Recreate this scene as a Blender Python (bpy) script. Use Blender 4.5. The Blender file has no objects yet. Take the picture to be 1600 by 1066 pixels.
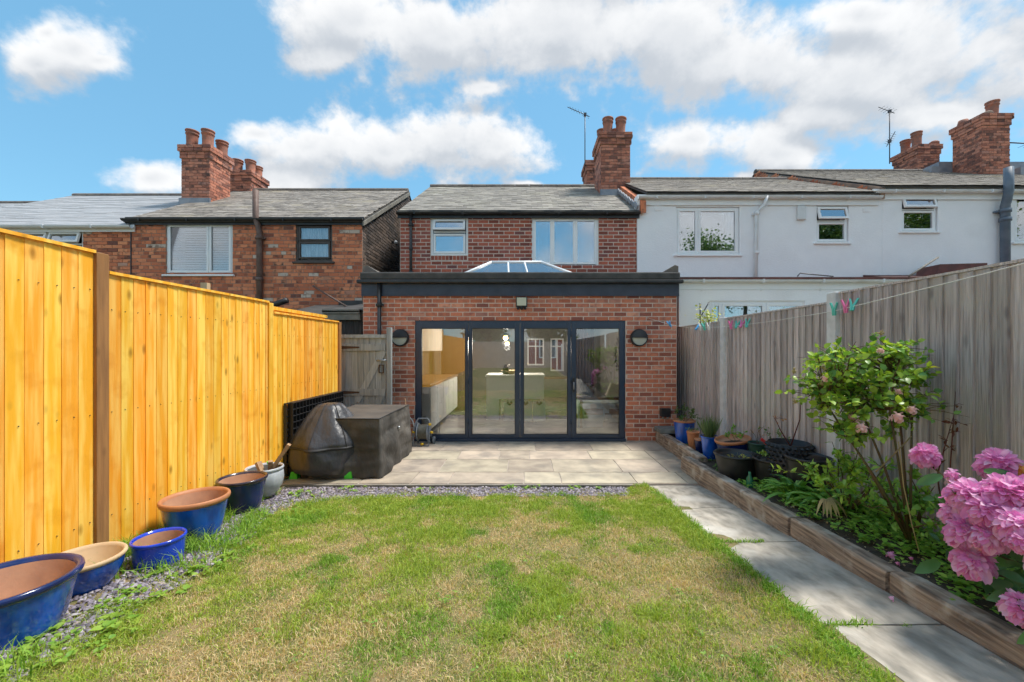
import bpy, math, random
import numpy as np
from mathutils import Vector, Matrix, noise as mnoise
random.seed(7); rng = np.random.default_rng(7)
S = bpy.context.scene; COL = S.collection
R = math.radians
# ------------------------------------------------------------------ camera
cam = bpy.data.cameras.new('camera'); co = bpy.data.objects.new('camera', cam); COL.objects.link(co)
co.location = (0, 0, 1.6); co.rotation_euler = (R(90), 0, 0)
cam.sensor_width = 36; cam.lens = 14.4; cam.shift_x = -0.0125; cam.shift_y = 0.0075
cam.clip_start = 0.05; cam.clip_end = 2000; S.camera = co
def at(px, py, D):            # a direction of the photograph at a chosen distance from the camera
    return Vector(((px - 820) * D / 640, D, 1.6 - (py - 545) * D / 640))
def ax(px, D): return (px - 820) * D / 640
def az(py, D): return 1.6 - (py - 545) * D / 640
# ------------------------------------------------------------------ sun and sky
SUN = Vector((0.52, 0.12, 1.0)).normalized()
sl = bpy.data.lights.new('sun', 'SUN'); so = bpy.data.objects.new('sun', sl); COL.objects.link(so)
sl.energy = 2.4; sl.angle = R(11); sl.color = (1, .95, .87)
so.rotation_euler = (-SUN).to_track_quat('-Z', 'Y').to_euler(); so.location = (20, 5, 40)
S.view_settings.view_transform = 'Standard'; S.view_settings.look = 'None'
S.view_settings.exposure = 0.98; S.view_settings.gamma = 1; S.view_settings.use_curve_mapping = False
W = bpy.data.worlds.new('World'); S.world = W; W.use_nodes = True
def world():
    nt = W.node_tree; N = nt.nodes; L = nt.links; N.clear()
    g = bpy.data.node_groups.new('cloud_cover', 'ShaderNodeTree')
    g.interface.new_socket('Vector', in_out='INPUT', socket_type='NodeSocketVector')
    g.interface.new_socket('Density', in_out='OUTPUT', socket_type='NodeSocketFloat'); g.interface.new_socket('Soft', in_out='OUTPUT', socket_type='NodeSocketFloat')
    n = g.nodes; l = g.links
    gi = n.new('NodeGroupInput'); go = n.new('NodeGroupOutput')
    def nd(t, **k):
        x = n.new(t)
        for a, b in k.items(): setattr(x, a, b)
        return x
    def m(op, a, b=None, c=None, cl=False):
        x = nd('ShaderNodeMath', operation=op, use_clamp=cl)
        for i, v in enumerate((a, b, c)):
            if v is None: continue
            if isinstance(v, (int, float)): x.inputs[i].default_value = v
            else: l.new(v, x.inputs[i])
        return x.outputs[0]
    def ns(scale, det, rough, dist=0, src=None):
        x = nd('ShaderNodeTexNoise'); x.inputs['Scale'].default_value = scale; x.inputs['Detail'].default_value = det
        x.inputs['Roughness'].default_value = rough; x.inputs['Distortion'].default_value = dist
        l.new(src or gi.outputs[0], x.inputs['Vector']); return x
    st = nd('ShaderNodeVectorMath', operation='MULTIPLY'); l.new(gi.outputs[0], st.inputs[0]); st.inputs[1].default_value = (1, 1, 1.2)
    wn = ns(3.5, 3, .5, 0, st.outputs[0])
    wa = nd('ShaderNodeVectorMath', operation='MULTIPLY_ADD'); l.new(wn.outputs['Color'], wa.inputs[0])
    wa.inputs[1].default_value = (.08, .0, .05); l.new(gi.outputs[0], wa.inputs[2])
    of = nd('ShaderNodeVectorMath', operation='SUBTRACT'); l.new(wa.outputs[0], of.inputs[0]); of.inputs[1].default_value = (.04, .0, .025)
    s3 = nd('ShaderNodeSeparateXYZ'); l.new(of.outputs[0], s3.inputs[0]); ym = m('MAXIMUM', s3.outputs[1], .15); c3 = nd('ShaderNodeCombineXYZ'); l.new(m('DIVIDE', s3.outputs[0], ym), c3.inputs[0]); l.new(m('DIVIDE', s3.outputs[2], ym), c3.inputs[2])
    blobs = [(112, 75, 100, 62), (70, 45, 40, 22), (45, 95, 40, 22), (150, 95, 60, 24),
             (470, 228, 120, 42), (600, 240, 150, 52), (715, 215, 120, 72), (790, 235, 70, 42), (235, 272, 85, 28), (430, 278, 75, 28), (400, 205, 70, 24),
             (1085, 215, 95, 38), (1150, 220, 120, 52), (1215, 240, 75, 36), (1165, 272, 40, 12), (835, 287, 30, 8),
             (560, 40, 110, 60), (520, 90, 60, 24), (700, 60, 170, 75), (860, 50, 200, 100), (1040, 60, 200, 110), (1200, 110, 190, 85), (760, 140, 60, 18),
             (1120, 100, 200, 65), (1350, 120, 170, 85), (1500, 70, 170, 110), (1620, 120, 170, 110), (1300, 180, 100, 26), (1480, 175, 140, 28), (1700, 0, 300, 160), (1350, 25, 110, 40),
             (930, -90, 300, 110), (1400, -120, 400, 90), (100, -160, 260, 60)]
    cur = None
    for px, py, rx, ry in blobs:
        d = Vector(((px - 820) / 640, 0, (545 - py) / 640)); q = 640
        s = nd('ShaderNodeVectorMath', operation='SUBTRACT'); l.new(c3.outputs[0], s.inputs[0]); s.inputs[1].default_value = d
        k = nd('ShaderNodeVectorMath', operation='MULTIPLY'); l.new(s.outputs[0], k.inputs[0])
        k.inputs[1].default_value = (q / rx, 0, q / ry)
        e = nd('ShaderNodeVectorMath', operation='LENGTH'); l.new(k.outputs[0], e.inputs[0])
        v = m('SUBTRACT', 1.0, e.outputs['Value'])
        v = m('MAXIMUM', v, -1.2)
        cur = v if cur is None else m('SMOOTH_MAX', cur, v, .4)
    f = ns(6.5, 10, .55, .1, st.outputs[0])
    f2 = ns(30, 6, .6, 0, st.outputs[0]); fr = m('ADD', m('MULTIPLY_ADD', f.outputs['Fac'], 3.4, -1.7), m('MULTIPLY_ADD', f2.outputs['Fac'], 1.1, -.55))
    front = m('ADD', cur, fr)
    big = ns(2.3, 8, .55, .2, st.outputs[0])
    back = m('MULTIPLY_ADD', big.outputs['Fac'], 5, -2.5)
    sx = nd('ShaderNodeSeparateXYZ'); l.new(gi.outputs[0], sx.inputs[0])
    mr = nd('ShaderNodeMapRange', interpolation_type='SMOOTHSTEP'); l.new(sx.outputs[1], mr.inputs[0])
    mr.inputs[1].default_value = .25; mr.inputs[2].default_value = .5
    mx = nd('ShaderNodeMix', data_type='FLOAT'); l.new(mr.outputs[0], mx.inputs[0]); l.new(back, mx.inputs[2]); l.new(front, mx.inputs[3])
    l.new(mx.outputs[0], go.inputs[0])
    sf = m('ADD', cur, m('MULTIPLY', fr, .5)); bs = m('MULTIPLY_ADD', big.outputs['Fac'], 3, -1.5)
    m2 = nd('ShaderNodeMix', data_type='FLOAT'); l.new(mr.outputs[0], m2.inputs[0]); l.new(bs, m2.inputs[2]); l.new(sf, m2.inputs[3]); l.new(m2.outputs[0], go.inputs[1])
    # world
    tc = N.new('ShaderNodeTexCoord')
    sky = N.new('ShaderNodeTexSky'); sky.sky_type = 'NISHITA'; sky.sun_disc = False
    sky.sun_elevation = math.asin(SUN.z); sky.sun_rotation = math.atan2(SUN.x, SUN.y)
    sky.air_density = 1.0; sky.dust_density = .3; sky.ozone_density = 2.0
    tint = N.new('ShaderNodeMix'); tint.data_type = 'RGBA'; tint.blend_type = 'MULTIPLY'; tint.inputs[0].default_value = 1
    L.new(sky.outputs[0], tint.inputs[6]); tint.inputs[7].default_value = (1.0, 1.27, 1.12, 1)
    tn = N.new('ShaderNodeMix'); tn.data_type = 'RGBA'; tn.inputs[0].default_value = .68; L.new(tint.outputs[2], tn.inputs[6]); tn.inputs[7].default_value = (.74, 1.88, 3.05, 1)
    def cl(off):
        a = N.new('ShaderNodeVectorMath'); a.operation = 'ADD'; L.new(tc.outputs['Generated'], a.inputs[0]); a.inputs[1].default_value = off
        x = N.new('ShaderNodeGroup'); x.node_tree = g; L.new(a.outputs[0], x.inputs[0]); return x.outputs
    o0 = cl((0, 0, 0)); o1 = cl((.015, 0, .045)); d0 = o0[0]; e0 = o0[1]; e1 = o1[1]
    def mp(v, a, b, c, d, smooth=True):
        x = N.new('ShaderNodeMapRange'); x.interpolation_type = 'SMOOTHSTEP' if smooth else 'LINEAR'
        L.new(v, x.inputs[0])
        for i, q in enumerate((a, b, c, d)): x.inputs[i + 1].default_value = q
        return x.outputs[0]
    alpha = mp(d0, -.35, .5, 0, .97)
    sub = N.new('ShaderNodeMath'); sub.operation = 'SUBTRACT'; L.new(e1, sub.inputs[0]); L.new(e0, sub.inputs[1])
    sh = mp(sub.outputs[0], -.6, .55, 1, 0)
    core = mp(e0, .3, 1.3, 1, .45)
    mul = N.new('ShaderNodeMath'); mul.operation = 'MULTIPLY'; L.new(sh, mul.inputs[0]); L.new(core, mul.inputs[1])
    cc = N.new('ShaderNodeMix'); cc.data_type = 'RGBA'; L.new(mul.outputs[0], cc.inputs[0])
    cc.inputs[6].default_value = (2.45, 2.62, 2.85, 1); cc.inputs[7].default_value = (4.25, 4.25, 4.25, 1)
    mx = N.new('ShaderNodeMix'); mx.data_type = 'RGBA'; L.new(alpha, mx.inputs[0]); L.new(tn.outputs[2], mx.inputs[6]); L.new(cc.outputs[2], mx.inputs[7])
    bg = N.new('ShaderNodeBackground'); L.new(mx.outputs[2], bg.inputs[0]); bg.inputs[1].default_value = .124
    out = N.new('ShaderNodeOutputWorld'); L.new(bg.outputs[0], out.inputs[0])
    W.cycles.sampling_method = 'MANUAL'; W.cycles.sample_map_resolution = 512
world()
S.cycles.max_bounces = 6; S.cycles.transparent_max_bounces = 12; S.cycles.use_adaptive_sampling = True; S.cycles.adaptive_threshold = .03; S.cycles.caustics_reflective = False; S.cycles.caustics_refractive = False
S.cycles.use_denoising = True
# ------------------------------------------------------------------ materials
def pm(name, c1, c2=None, scale=6, det=5, rough=.7, bump=0, bscale=None, rnd=0, hue=0, metal=0, st=(1, 1, 1), lo=.35, hi=.65,
       c3=None, s3=1.2, t3=(.5, .7), attr=None, trans=0, spec=.5, coat=0, emit=None, ramp=None, bst=None, wood=False, bdist=.01):
    mt = bpy.data.materials.new(name); mt.use_nodes = True; nt = mt.node_tree; N = nt.nodes; L = nt.links
    p = N['Principled BSDF']; p.inputs['Roughness'].default_value = rough; p.inputs['Metallic'].default_value = metal
    p.inputs['Specular IOR Level'].default_value = spec; p.inputs['Coat Weight'].default_value = coat
    geo = N.new('ShaderNodeNewGeometry'); mp = N.new('ShaderNodeMapping'); mp.inputs['Scale'].default_value = st
    L.new(geo.outputs['Position'], mp.inputs[0])
    oi = N.new('ShaderNodeObjectInfo')
    ad = N.new('ShaderNodeMath'); ad.operation = 'ADD'; L.new(oi.outputs['Random'], ad.inputs[0]); L.new(geo.outputs['Random Per Island'], ad.inputs[1])
    fr = N.new('ShaderNodeMath'); fr.operation = 'FRACT'; L.new(ad.outputs[0], fr.inputs[0]); rand = fr.outputs[0]
    def noise(sc, dt=det, vec=None, dist=0):
        x = N.new('ShaderNodeTexNoise'); x.inputs['Scale'].default_value = sc; x.inputs['Detail'].default_value = dt; x.inputs['Distortion'].default_value = dist
        L.new(vec or mp.outputs[0], x.inputs['Vector']); return x.outputs['Fac']
    def rng_(v, a, b, c=0, d=1):
        x = N.new('ShaderNodeMapRange'); L.new(v, x.inputs[0])
        for i, q in enumerate((a, b, c, d)): x.inputs[i + 1].default_value = q
        return x.outputs[0]
    def mix(f, a, b, bt='MIX'):
        x = N.new('ShaderNodeMix'); x.data_type = 'RGBA'; x.blend_type = bt
        if isinstance(f, (int, float)): x.inputs[0].default_value = f
        else: L.new(f, x.inputs[0])
        for i, q in ((6, a), (7, b)):
            if isinstance(q, tuple): x.inputs[i].default_value = (*q[:3], 1)
            else: L.new(q, x.inputs[i])
        return x.outputs[2]
    col = c1
    vec = mp.outputs[0]
    if wood or rnd:                       # every piece gets its own cut of the pattern
        cb = N.new('ShaderNodeCombineXYZ'); mm = N.new('ShaderNodeMath'); mm.operation = 'MULTIPLY'; L.new(rand, mm.inputs[0]); mm.inputs[1].default_value = 37
        L.new(mm.outputs[0], cb.inputs[0]); L.new(mm.outputs[0], cb.inputs[1]); L.new(mm.outputs[0], cb.inputs[2])
        va = N.new('ShaderNodeVectorMath'); va.operation = 'ADD'; L.new(mp.outputs[0], va.inputs[0]); L.new(cb.outputs[0], va.inputs[1]); vec = va.outputs[0]
    if ramp:
        x = N.new('ShaderNodeValToRGB'); L.new(rand, x.inputs[0]); e = x.color_ramp.elements; x.color_ramp.interpolation = 'LINEAR'
        while len(e) < len(ramp): e.new(.5)
        for i, (q, c) in enumerate(ramp): e[i].position = q; e[i].color = (*c, 1)
        col = x.outputs[0]
    if attr:
        x = N.new('ShaderNodeAttribute'); x.attribute_name = attr; col = x.outputs['Color']
    if c2: col = mix(rng_(noise(scale, det, vec), lo, hi), col, c2)
    if c3:
        g2 = N.new('ShaderNodeMapping'); g2.inputs['Location'].default_value = (3, 7, 5); L.new(geo.outputs['Position'], g2.inputs[0])
        col = mix(rng_(noise(s3, 8, g2.outputs[0]), t3[0], t3[1]), col, c3)
    if wood:
        kn = N.new('ShaderNodeTexVoronoi'); kn.inputs['Scale'].default_value = 1
        m2 = N.new('ShaderNodeVectorMath'); m2.operation = 'MULTIPLY'; L.new(geo.outputs['Position'], m2.inputs[0]); m2.inputs[1].default_value = (7, 7, 3.2)
        v2 = N.new('ShaderNodeVectorMath'); v2.operation = 'ADD'; L.new(m2.outputs[0], v2.inputs[0]); L.new(cb.outputs[0], v2.inputs[1])
        L.new(v2.outputs[0], kn.inputs['Vector'])
        col = mix(rng_(kn.outputs['Distance'], .05, .17, wood, 0), col, tuple(q * .45 for q in c1[:3]))
    if rnd or hue:
        hs = N.new('ShaderNodeHueSaturation')
        L.new(rng_(rand, 0, 1, 1 - rnd, 1 + rnd), hs.inputs['Value'])
        m3 = N.new('ShaderNodeMath'); m3.operation = 'MULTIPLY'; L.new(rand, m3.inputs[0]); m3.inputs[1].default_value = 7.13
        f3 = N.new('ShaderNodeMath'); f3.operation = 'FRACT'; L.new(m3.outputs[0], f3.inputs[0])
        L.new(rng_(f3.outputs[0], 0, 1, .5 - hue, .5 + hue), hs.inputs['Hue'])
        if isinstance(col, tuple): hs.inputs['Color'].default_value = (*col[:3], 1)
        else: L.new(col, hs.inputs['Color'])
        col = hs.outputs[0]
    if isinstance(col, tuple): p.inputs['Base Color'].default_value = (*col[:3], 1)
    else: L.new(col, p.inputs['Base Color'])
    if bump:
        b = N.new('ShaderNodeBump'); b.inputs['Strength'].default_value = bump; b.inputs['Distance'].default_value = bdist
        if bst:
            bm_ = N.new('ShaderNodeMapping'); bm_.inputs['Scale'].default_value = bst; L.new(geo.outputs['Position'], bm_.inputs[0]); bv = bm_.outputs[0]
        else: bv = vec
        L.new(noise(bscale or scale * 3, 6, bv), b.inputs['Height']); L.new(b.outputs[0], p.inputs['Normal'])
    if trans:
        out = N['Material Output']; tr = N.new('ShaderNodeBsdfTranslucent'); ms = N.new('ShaderNodeMixShader'); ms.inputs[0].default_value = trans
        if isinstance(col, tuple): tr.inputs[0].default_value = (*col[:3], 1)
        else:
            gm = N.new('ShaderNodeMix'); gm.data_type = 'RGBA'; gm.blend_type = 'MULTIPLY'; gm.inputs[0].default_value = 1
            L.new(col, gm.inputs[6]); gm.inputs[7].default_value = (1.5, 1.4, .6, 1) if trans < .45 else (1.1, 1, 1.1, 1); L.new(gm.outputs[2], tr.inputs[0])
        L.new(p.outputs[0], ms.inputs[1]); L.new(tr.outputs[0], ms.inputs[2]); L.new(ms.outputs[0], out.inputs[0])
    if emit:
        p.inputs['Emission Color'].default_value = (*emit[:3], 1); p.inputs['Emission Strength'].default_value = emit[3]
    return mt
def glass(name, refl, tint=(.85, .9, .9)):
    mt = bpy.data.materials.new(name); mt.use_nodes = True; nt = mt.node_tree; N = nt.nodes; L = nt.links; N.clear()
    out = N.new('ShaderNodeOutputMaterial'); a = N.new('ShaderNodeBsdfTransparent'); a.inputs[0].default_value = (*tint, 1)
    b = N.new('ShaderNodeBsdfGlossy'); b.inputs['Roughness'].default_value = .01; b.inputs[0].default_value = (.95, .97, 1, 1)
    fz = N.new('ShaderNodeFresnel'); fz.inputs[0].default_value = 1.5
    x = N.new('ShaderNodeMath'); x.operation = 'ADD'; x.use_clamp = True; L.new(fz.outputs[0], x.inputs[0]); x.inputs[1].default_value = refl
    m = N.new('ShaderNodeMixShader'); L.new(x.outputs[0], m.inputs[0]); L.new(a.outputs[0], m.inputs[1]); L.new(b.outputs[0], m.inputs[2]); L.new(m.outputs[0], out.inputs[0])
    return mt
BR = [(0, (.18, .055, .04)), (.25, (.30, .085, .05)), (.6, (.37, .105, .06)), (.85, (.30, .10, .075)), (1, (.13, .05, .045))]
M = dict(
 brick_main=pm('red_brick', (.3, .1, .06), (.22, .07, .05), 14, rough=.85, bump=.5, bscale=60, ramp=[(q, (c[0]*1.3, c[1]*1.2, c[2]*1.2)) for q, c in BR], lo=.5, hi=.9, rnd=.12),
 brick_ext=pm('multi_brick', (.3, .1, .06), (.26, .10, .08), 10, rough=.85, bump=.5, bscale=60, ramp=[(0, (.26, .09, .07)), (.15, (.52, .165, .09)), (.5, (.62, .215, .12)), (.8, (.48, .18, .12)), (.93, (.68, .31, .20)), (1, (.34, .16, .13))], lo=.45, hi=.8, rnd=.1),
 brick_old=pm('weathered_brick', (.3, .1, .06), (.13, .07, .05), 7, rough=.9, bump=.9, bscale=40, ramp=[(0, (.22, .09, .07)), (.08, (.46, .14, .075)), (.5, (.66, .21, .10)), (.85, (.72, .28, .14)), (.955, (.48, .18, .10)), (.965, (.5, .40, .33)), (1, (.55, .46, .38))], lo=.54, hi=.72, rnd=.15, c3=(.24, .16, .12), s3=2.2, t3=(.60, .88)),
 brick_chim=pm('chimney_brick', (.3, .1, .06), (.12, .07, .06), 6, rough=.9, bump=.8, bscale=40, ramp=[(0, (.22, .10, .08)), (.3, (.46, .17, .11)), (.7, (.60, .24, .15)), (1, (.42, .20, .15))], lo=.5, hi=.7, rnd=.15),
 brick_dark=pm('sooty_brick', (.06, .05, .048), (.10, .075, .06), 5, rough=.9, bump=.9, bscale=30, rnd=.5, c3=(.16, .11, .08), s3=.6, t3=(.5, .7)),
 mortar=pm('pale_mortar', (.66, .54, .46), (.54, .43, .36), 9, rough=.95, bump=.4, bscale=50),
 mortar_old=pm('grey_mortar', (.38, .26, .19), (.24, .17, .14), 5, rough=.95, bump=.6, bscale=40),
 slate=pm('slate_roofing', (.25, .225, .20), (.33, .30, .25), 6, rough=.8, bump=.6, bscale=25, rnd=.25, lo=.4, hi=.7, c3=(.36, .33, .26), s3=1.3, t3=(.54, .8)),
 slate_old=pm('mossy_slate_roofing', (.33, .29, .25), (.18, .155, .135), 9, rough=.85, bump=.9, bscale=18, rnd=.25, lo=.4, hi=.65, c3=(.40, .34, .24), s3=1.6, t3=(.56, .8)),
 slate_pale=pm('pale_fibre_slate', (.42, .42, .43), (.36, .36, .37), 2, rough=.7, rnd=.07),
 ridge=pm('ridge_tile_clay', (.12, .10, .095), (.2, .17, .14), 8, rough=.85, bump=.5, rnd=.15),
 lead=pm('lead_flashing', (.2, .22, .26), (.32, .33, .36), 4, rough=.5, bump=.3, metal=.3),
 pot_clay=pm('chimney_pot_clay', (.42, .15, .09), (.25, .12, .09), 8, rough=.8, bump=.4, rnd=.18),
 render=pm('white_painted_masonry', (.93, .93, .945), (.89, .89, .91), 2.5, rough=.8, bump=.55, bscale=28, bst=(1, 1, 2.4), c3=(.78, .77, .77), s3=1.1, t3=(.55, .95)),
 upvc=pm('white_upvc', (.88, .89, .90), (.82, .83, .85), 3, rough=.35, lo=.4, hi=.9),
 whitepipe=pm('white_pipe_plastic', (.74, .75, .76), (.55, .55, .53), 4, rough=.4, lo=.45, hi=.9),
 brownframe=pm('dark_brown_frame_paint', (.05, .035, .03), (.08, .06, .05), 9, rough=.5),
 brownpipe=pm('brown_cast_iron', (.11, .06, .045), (.17, .11, .09), 8, rough=.6, bump=.3),
 black=pm('black_plastic', (.012, .013, .015), (.03, .03, .032), 7, rough=.4),
 bluegrey=pm('grey_blue_soil_pipe_paint', (.10, .14, .19), (.15, .19, .24), 5, rough=.5),
 felt=pm('roofing_felt_rubber', (.045, .043, .042), (.085, .08, .074), 5, rough=.75, bump=.35, bscale=30),
 fascia=pm('anthracite_fascia_board', (.024, .032, .056), (.04, .05, .078), 5, rough=.4, bump=.1),
 anth=pm('anthracite_door_frame', (.022, .040, .075), (.030, .050, .088), 5, rough=.32, spec=.6),
 glass_up=glass('window_glass', .38, (.75, .82, .85)), glass_door=glass('door_glass', .12, (.93, .94, .94)), glass_roof=glass('rooflight_glass', .35, (.9, .93, .95)),
 dark_in=pm('dim_room_wall', (.10, .105, .11), (.14, .14, .14), 2, rough=.9), blind=pm('blind_slat', (.82, .86, .90), rough=.6, rnd=.04),
 net=pm('net_curtain_cloth', (.86, .88, .90), (.55, .57, .60), 9, st=(4, 1, .3), rough=.9, lo=.4, hi=.6),
 obsc=pm('obscured_window_film', (.16, .26, .42), (.22, .33, .48), 2, rough=.5),
 fence_new=pm('fresh_stained_softwood', (.93, .39, .020), (1.0, .58, .11), 2.0, det=9, st=(11, 11, .8), rough=.62, bump=.35, bscale=6, rnd=.13, hue=.012, lo=.42, hi=.62, c3=(.80, .30, .012), s3=5.5, t3=(.56, .80), wood=.9),
 post_brown=pm('brown_treated_post', (.38, .18, .06), (.26, .12, .042), 3, st=(10, 10, .8), rough=.75, bump=.5, wood=.7),
 fence_old=pm('weathered_grey_board', (.66, .59, .57), (.36, .31, .295), 3.2, det=9, st=(20, 20, .9), rough=.88, bump=1, bscale=7, rnd=.24, hue=.008, lo=.36, hi=.66, c3=(.52, .49, .46), s3=2.3, t3=(.52, .7), wood=.85),
 gate_old=pm('silvered_gate_board', (.42, .45, .45), (.29, .32, .32), 2.5, det=8, st=(14, 14, 1), rough=.85, bump=.7, bscale=7, rnd=.16, lo=.35, hi=.65, wood=.6),
 rail_dark=pm('rusty_dark_iron', (.06, .04, .03), (.12, .06, .035), 30, rough=.7),
 conc=pm('concrete_post', (.70, .71, .72), (.58, .59, .59), 12, rough=.9, bump=.5, bscale=60),
 sleeper=pm('weathered_sleeper_timber', (.44, .335, .25), (.15, .11, .085), 3.6, det=10, st=(9, 1.0, 15), rough=.9, bump=1.0, bscale=3, lo=.34, hi=.64, c3=(.50, .44, .37), s3=7, t3=(.5, .68), rnd=.14),
 slab=pm('sandstone_paving', (.54, .46, .35), (.36, .305, .24), 4, det=9, rough=.8, bump=.5, bscale=14, rnd=.15, hue=.014, lo=.35, hi=.65, c3=(.27, .24, .20), s3=2.4, t3=(.52, .72)),
 slab_path=pm('grey_riven_paving', (.50, .445, .37), (.26, .235, .195), 8, det=10, st=(1.6, .7, 1), rough=.85, bump=.8, bscale=12, rnd=.07, lo=.34, hi=.66, c3=(.56, .52, .46), s3=3.6, t3=(.52, .72)),
 joint=pm('paving_joint_mortar', (.50, .42, .36), (.36, .31, .26), 6, rough=.95),
 soil=pm('dark_garden_soil', (.045, .032, .024), (.09, .065, .045), 18, det=9, rough=.95, bump=1, bscale=40),
 turf=pm('thatchy_turf_soil', (.25, .19, .09), (.12, .13, .035), 5, det=9, rough=.95, bump=1, bscale=60, lo=.4, hi=.6),
 chip=pm('slate_chipping', (.17, .15, .18), (.10, .095, .12), 9, rough=.7, ramp=[(0, (.10, .09, .11)), (.35, (.20, .17, .21)), (.7, (.29, .26, .30)), (.9, (.38, .35, .37)), (1, (.30, .24, .2))], lo=.5, hi=.9, rnd=.2),
 grass=pm('grass_blade', (.2, .3, .05), rough=.6, attr='col', trans=.3, spec=.3),
 leaf=pm('plant_leaf', (.2, .3, .05), rough=.42, attr='col', trans=.32, spec=.45),
 rose_leaf=pm('rose_leaf', (.2, .3, .05), rough=.38, trans=.35, spec=.5, ramp=[(0, (.07, .20, .05)), (.3, (.15, .34, .06)), (.6, (.34, .58, .08)), (.95, (.58, .76, .12)), (1, (.60, .52, .08))]),
 peony_leaf=pm('peony_leaf', (.04, .11, .04), rough=.35, trans=.25, spec=.5, ramp=[(0, (.045, .13, .05)), (.7, (.08, .21, .06)), (1, (.15, .32, .08))]),
 petal=pm('peony_petal', (.8, .3, .6), rough=.6, trans=.46, spec=.2, ramp=[(0, (.84, .30, .61)), (.5, (.90, .46, .73)), (1, (.95, .72, .87))]),
 petal_pale=pm('rose_petal_pale', (.85, .62, .58), rough=.6, trans=.46, spec=.2, rnd=.1),
 stem=pm('green_brown_stem', (.10, .10, .035), (.13, .07, .035), 20, rough=.7), redstem=pm('dark_red_stem', (.12, .035, .03), rough=.6),
 dry=pm('withered_leaf', (.52, .43, .22), (.40, .32, .16), 10, rough=.8, rnd=.2, trans=.2),
 glaze=pm('cobalt_glaze', (.012, .12, .60), (.005, .022, .16), 7, det=7, st=(1.4, 1.4, .5), rough=.16, spec=.6, coat=.5, lo=.42, hi=.72, bump=.12, bscale=12),
 glaze_bright=pm('bright_cobalt_glaze', (.012, .06, .62), (.01, .045, .42), 6, rough=.16, coat=.5, lo=.4, hi=.75),
 glaze_navy=pm('navy_glaze', (.006, .013, .07), (.008, .025, .13), 5, rough=.18, coat=.4),
 glaze_rim=pm('dark_glazed_rim', (.012, .014, .05), (.05, .03, .03), 12, rough=.2, coat=.4),
 terra=pm('terracotta', (.50, .21, .09), (.42, .17, .08), 8, rough=.55, bump=.2), terra_in=pm('bare_terracotta_inside', (.50, .27, .16), (.40, .21, .13), 8, rough=.9, bump=.2),
 cream=pm('cream_unglazed_rim', (.62, .46, .28), (.55, .38, .22), 8, rough=.7),
 whiteglaze=pm('pale_grey_glaze', (.52, .54, .56), (.40, .42, .45), 20, rough=.35), greenpot=pm('green_pot_plastic', (.02, .07, .05), rough=.45),
 cover_shiny=pm('shiny_black_cover_cloth', (.034, .034, .040), (.055, .054, .06), 4, rough=.42, bump=.9, bscale=4.5, bdist=.05, bst=(1, 1, .55), spec=.6),
 cover_dull=pm('dull_black_cover_cloth', (.045, .042, .038), (.11, .10, .088), 2.5, det=8, rough=.7, bump=.9, bscale=4, bdist=.06, bst=(1, 1, .6), c3=(.04, .037, .034), s3=4),
 cover_seam=pm('cover_seam_binding', (.02, .02, .022), rough=.6),
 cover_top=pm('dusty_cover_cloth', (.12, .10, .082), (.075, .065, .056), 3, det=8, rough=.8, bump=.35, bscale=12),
 lime=pm('lime_green_plastic', (.10, .75, .05), rough=.5), grid=pm('black_grid_plastic', (.018, .018, .02), rough=.5),
 cut=pm('raw_cut_wood', (.46, .30, .17), (.34, .2, .11), 8, st=(4, 4, 1), rough=.8, rnd=.15),
 reel=pm('grey_reel_plastic', (.22, .24, .27), rough=.35), yellow=pm('yellow_plastic', (.80, .50, .02), rough=.4), hose=pm('olive_hose_rubber', (.11, .105, .08), (.17, .16, .13), 30, rough=.5),
 lampw=pm('opal_lamp_glass', (.50, .52, .45), rough=.25), steel=pm('galvanised_steel', (.4, .42, .44), rough=.35, metal=.8),
 led=pm('floodlight_face', (.55, .55, .42), rough=.2), aer=pm('aerial_metal', (.10, .10, .11), rough=.5, metal=.5),
 clayroof=pm('red_clay_tile', (.16, .06, .05), (.10, .045, .04), 6, rough=.8, rnd=.2),
 darkwood=pm('tarred_shed_board', (.022, .02, .02), (.05, .045, .042), 4, st=(8, 8, 1), rough=.8, bump=.5, rnd=.2), greywood=pm('grey_capping_board', (.26, .24, .2), (.15, .14, .12), 5, rough=.85, bump=.5),
 rope=pm('clothes_line_cord', (.70, .70, .66), rough=.7), peg_pink=pm('pink_peg_plastic', (.80, .20, .45), rough=.35), peg_teal=pm('teal_peg_plastic', (.12, .58, .48), rough=.35), peg_blue=pm('blue_peg_plastic', (.08, .38, .72), rough=.35), peg_white=pm('white_peg_plastic', (.7, .7, .68), rough=.35),
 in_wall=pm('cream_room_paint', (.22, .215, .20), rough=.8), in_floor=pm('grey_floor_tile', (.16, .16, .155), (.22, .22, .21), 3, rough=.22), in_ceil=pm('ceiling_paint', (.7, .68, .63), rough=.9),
 unit=pm('white_unit_door', (.88, .90, .89), rough=.3), worktop=pm('oak_worktop', (.36, .22, .12), (.28, .16, .09), 5, st=(1, 6, 1), rough=.4), wood_in=pm('warm_interior_wood', (.20, .11, .055), (.15, .08, .04), 5, st=(6, 6, 1), rough=.5),
 throw=pm('pale_blue_throw_cloth', (.50, .60, .62), (.40, .5, .53), 7, rough=.9, bump=.4), cushion=pm('cream_cushion_cloth', (.62, .56, .48), rough=.9, bump=.3),
 bulb=pm('warm_lit_bulb', (1, .7, .3), emit=(1, .55, .16, 14)), darkart=pm('dark_wreath_twig', (.03, .035, .03), rough=.8), purple=pm('dark_curtain_cloth', (.05, .035, .06), (.03, .02, .03), 6, st=(5, 5, .3), rough=.9),
 ground=pm('rough_neighbour_ground', (.12, .13, .06), (.16, .12, .08), 2, rough=.95), bark=pm('tree_bark', (.12, .09, .06), (.07, .05, .04), 6, rough=.9, bump=.7),
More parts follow.
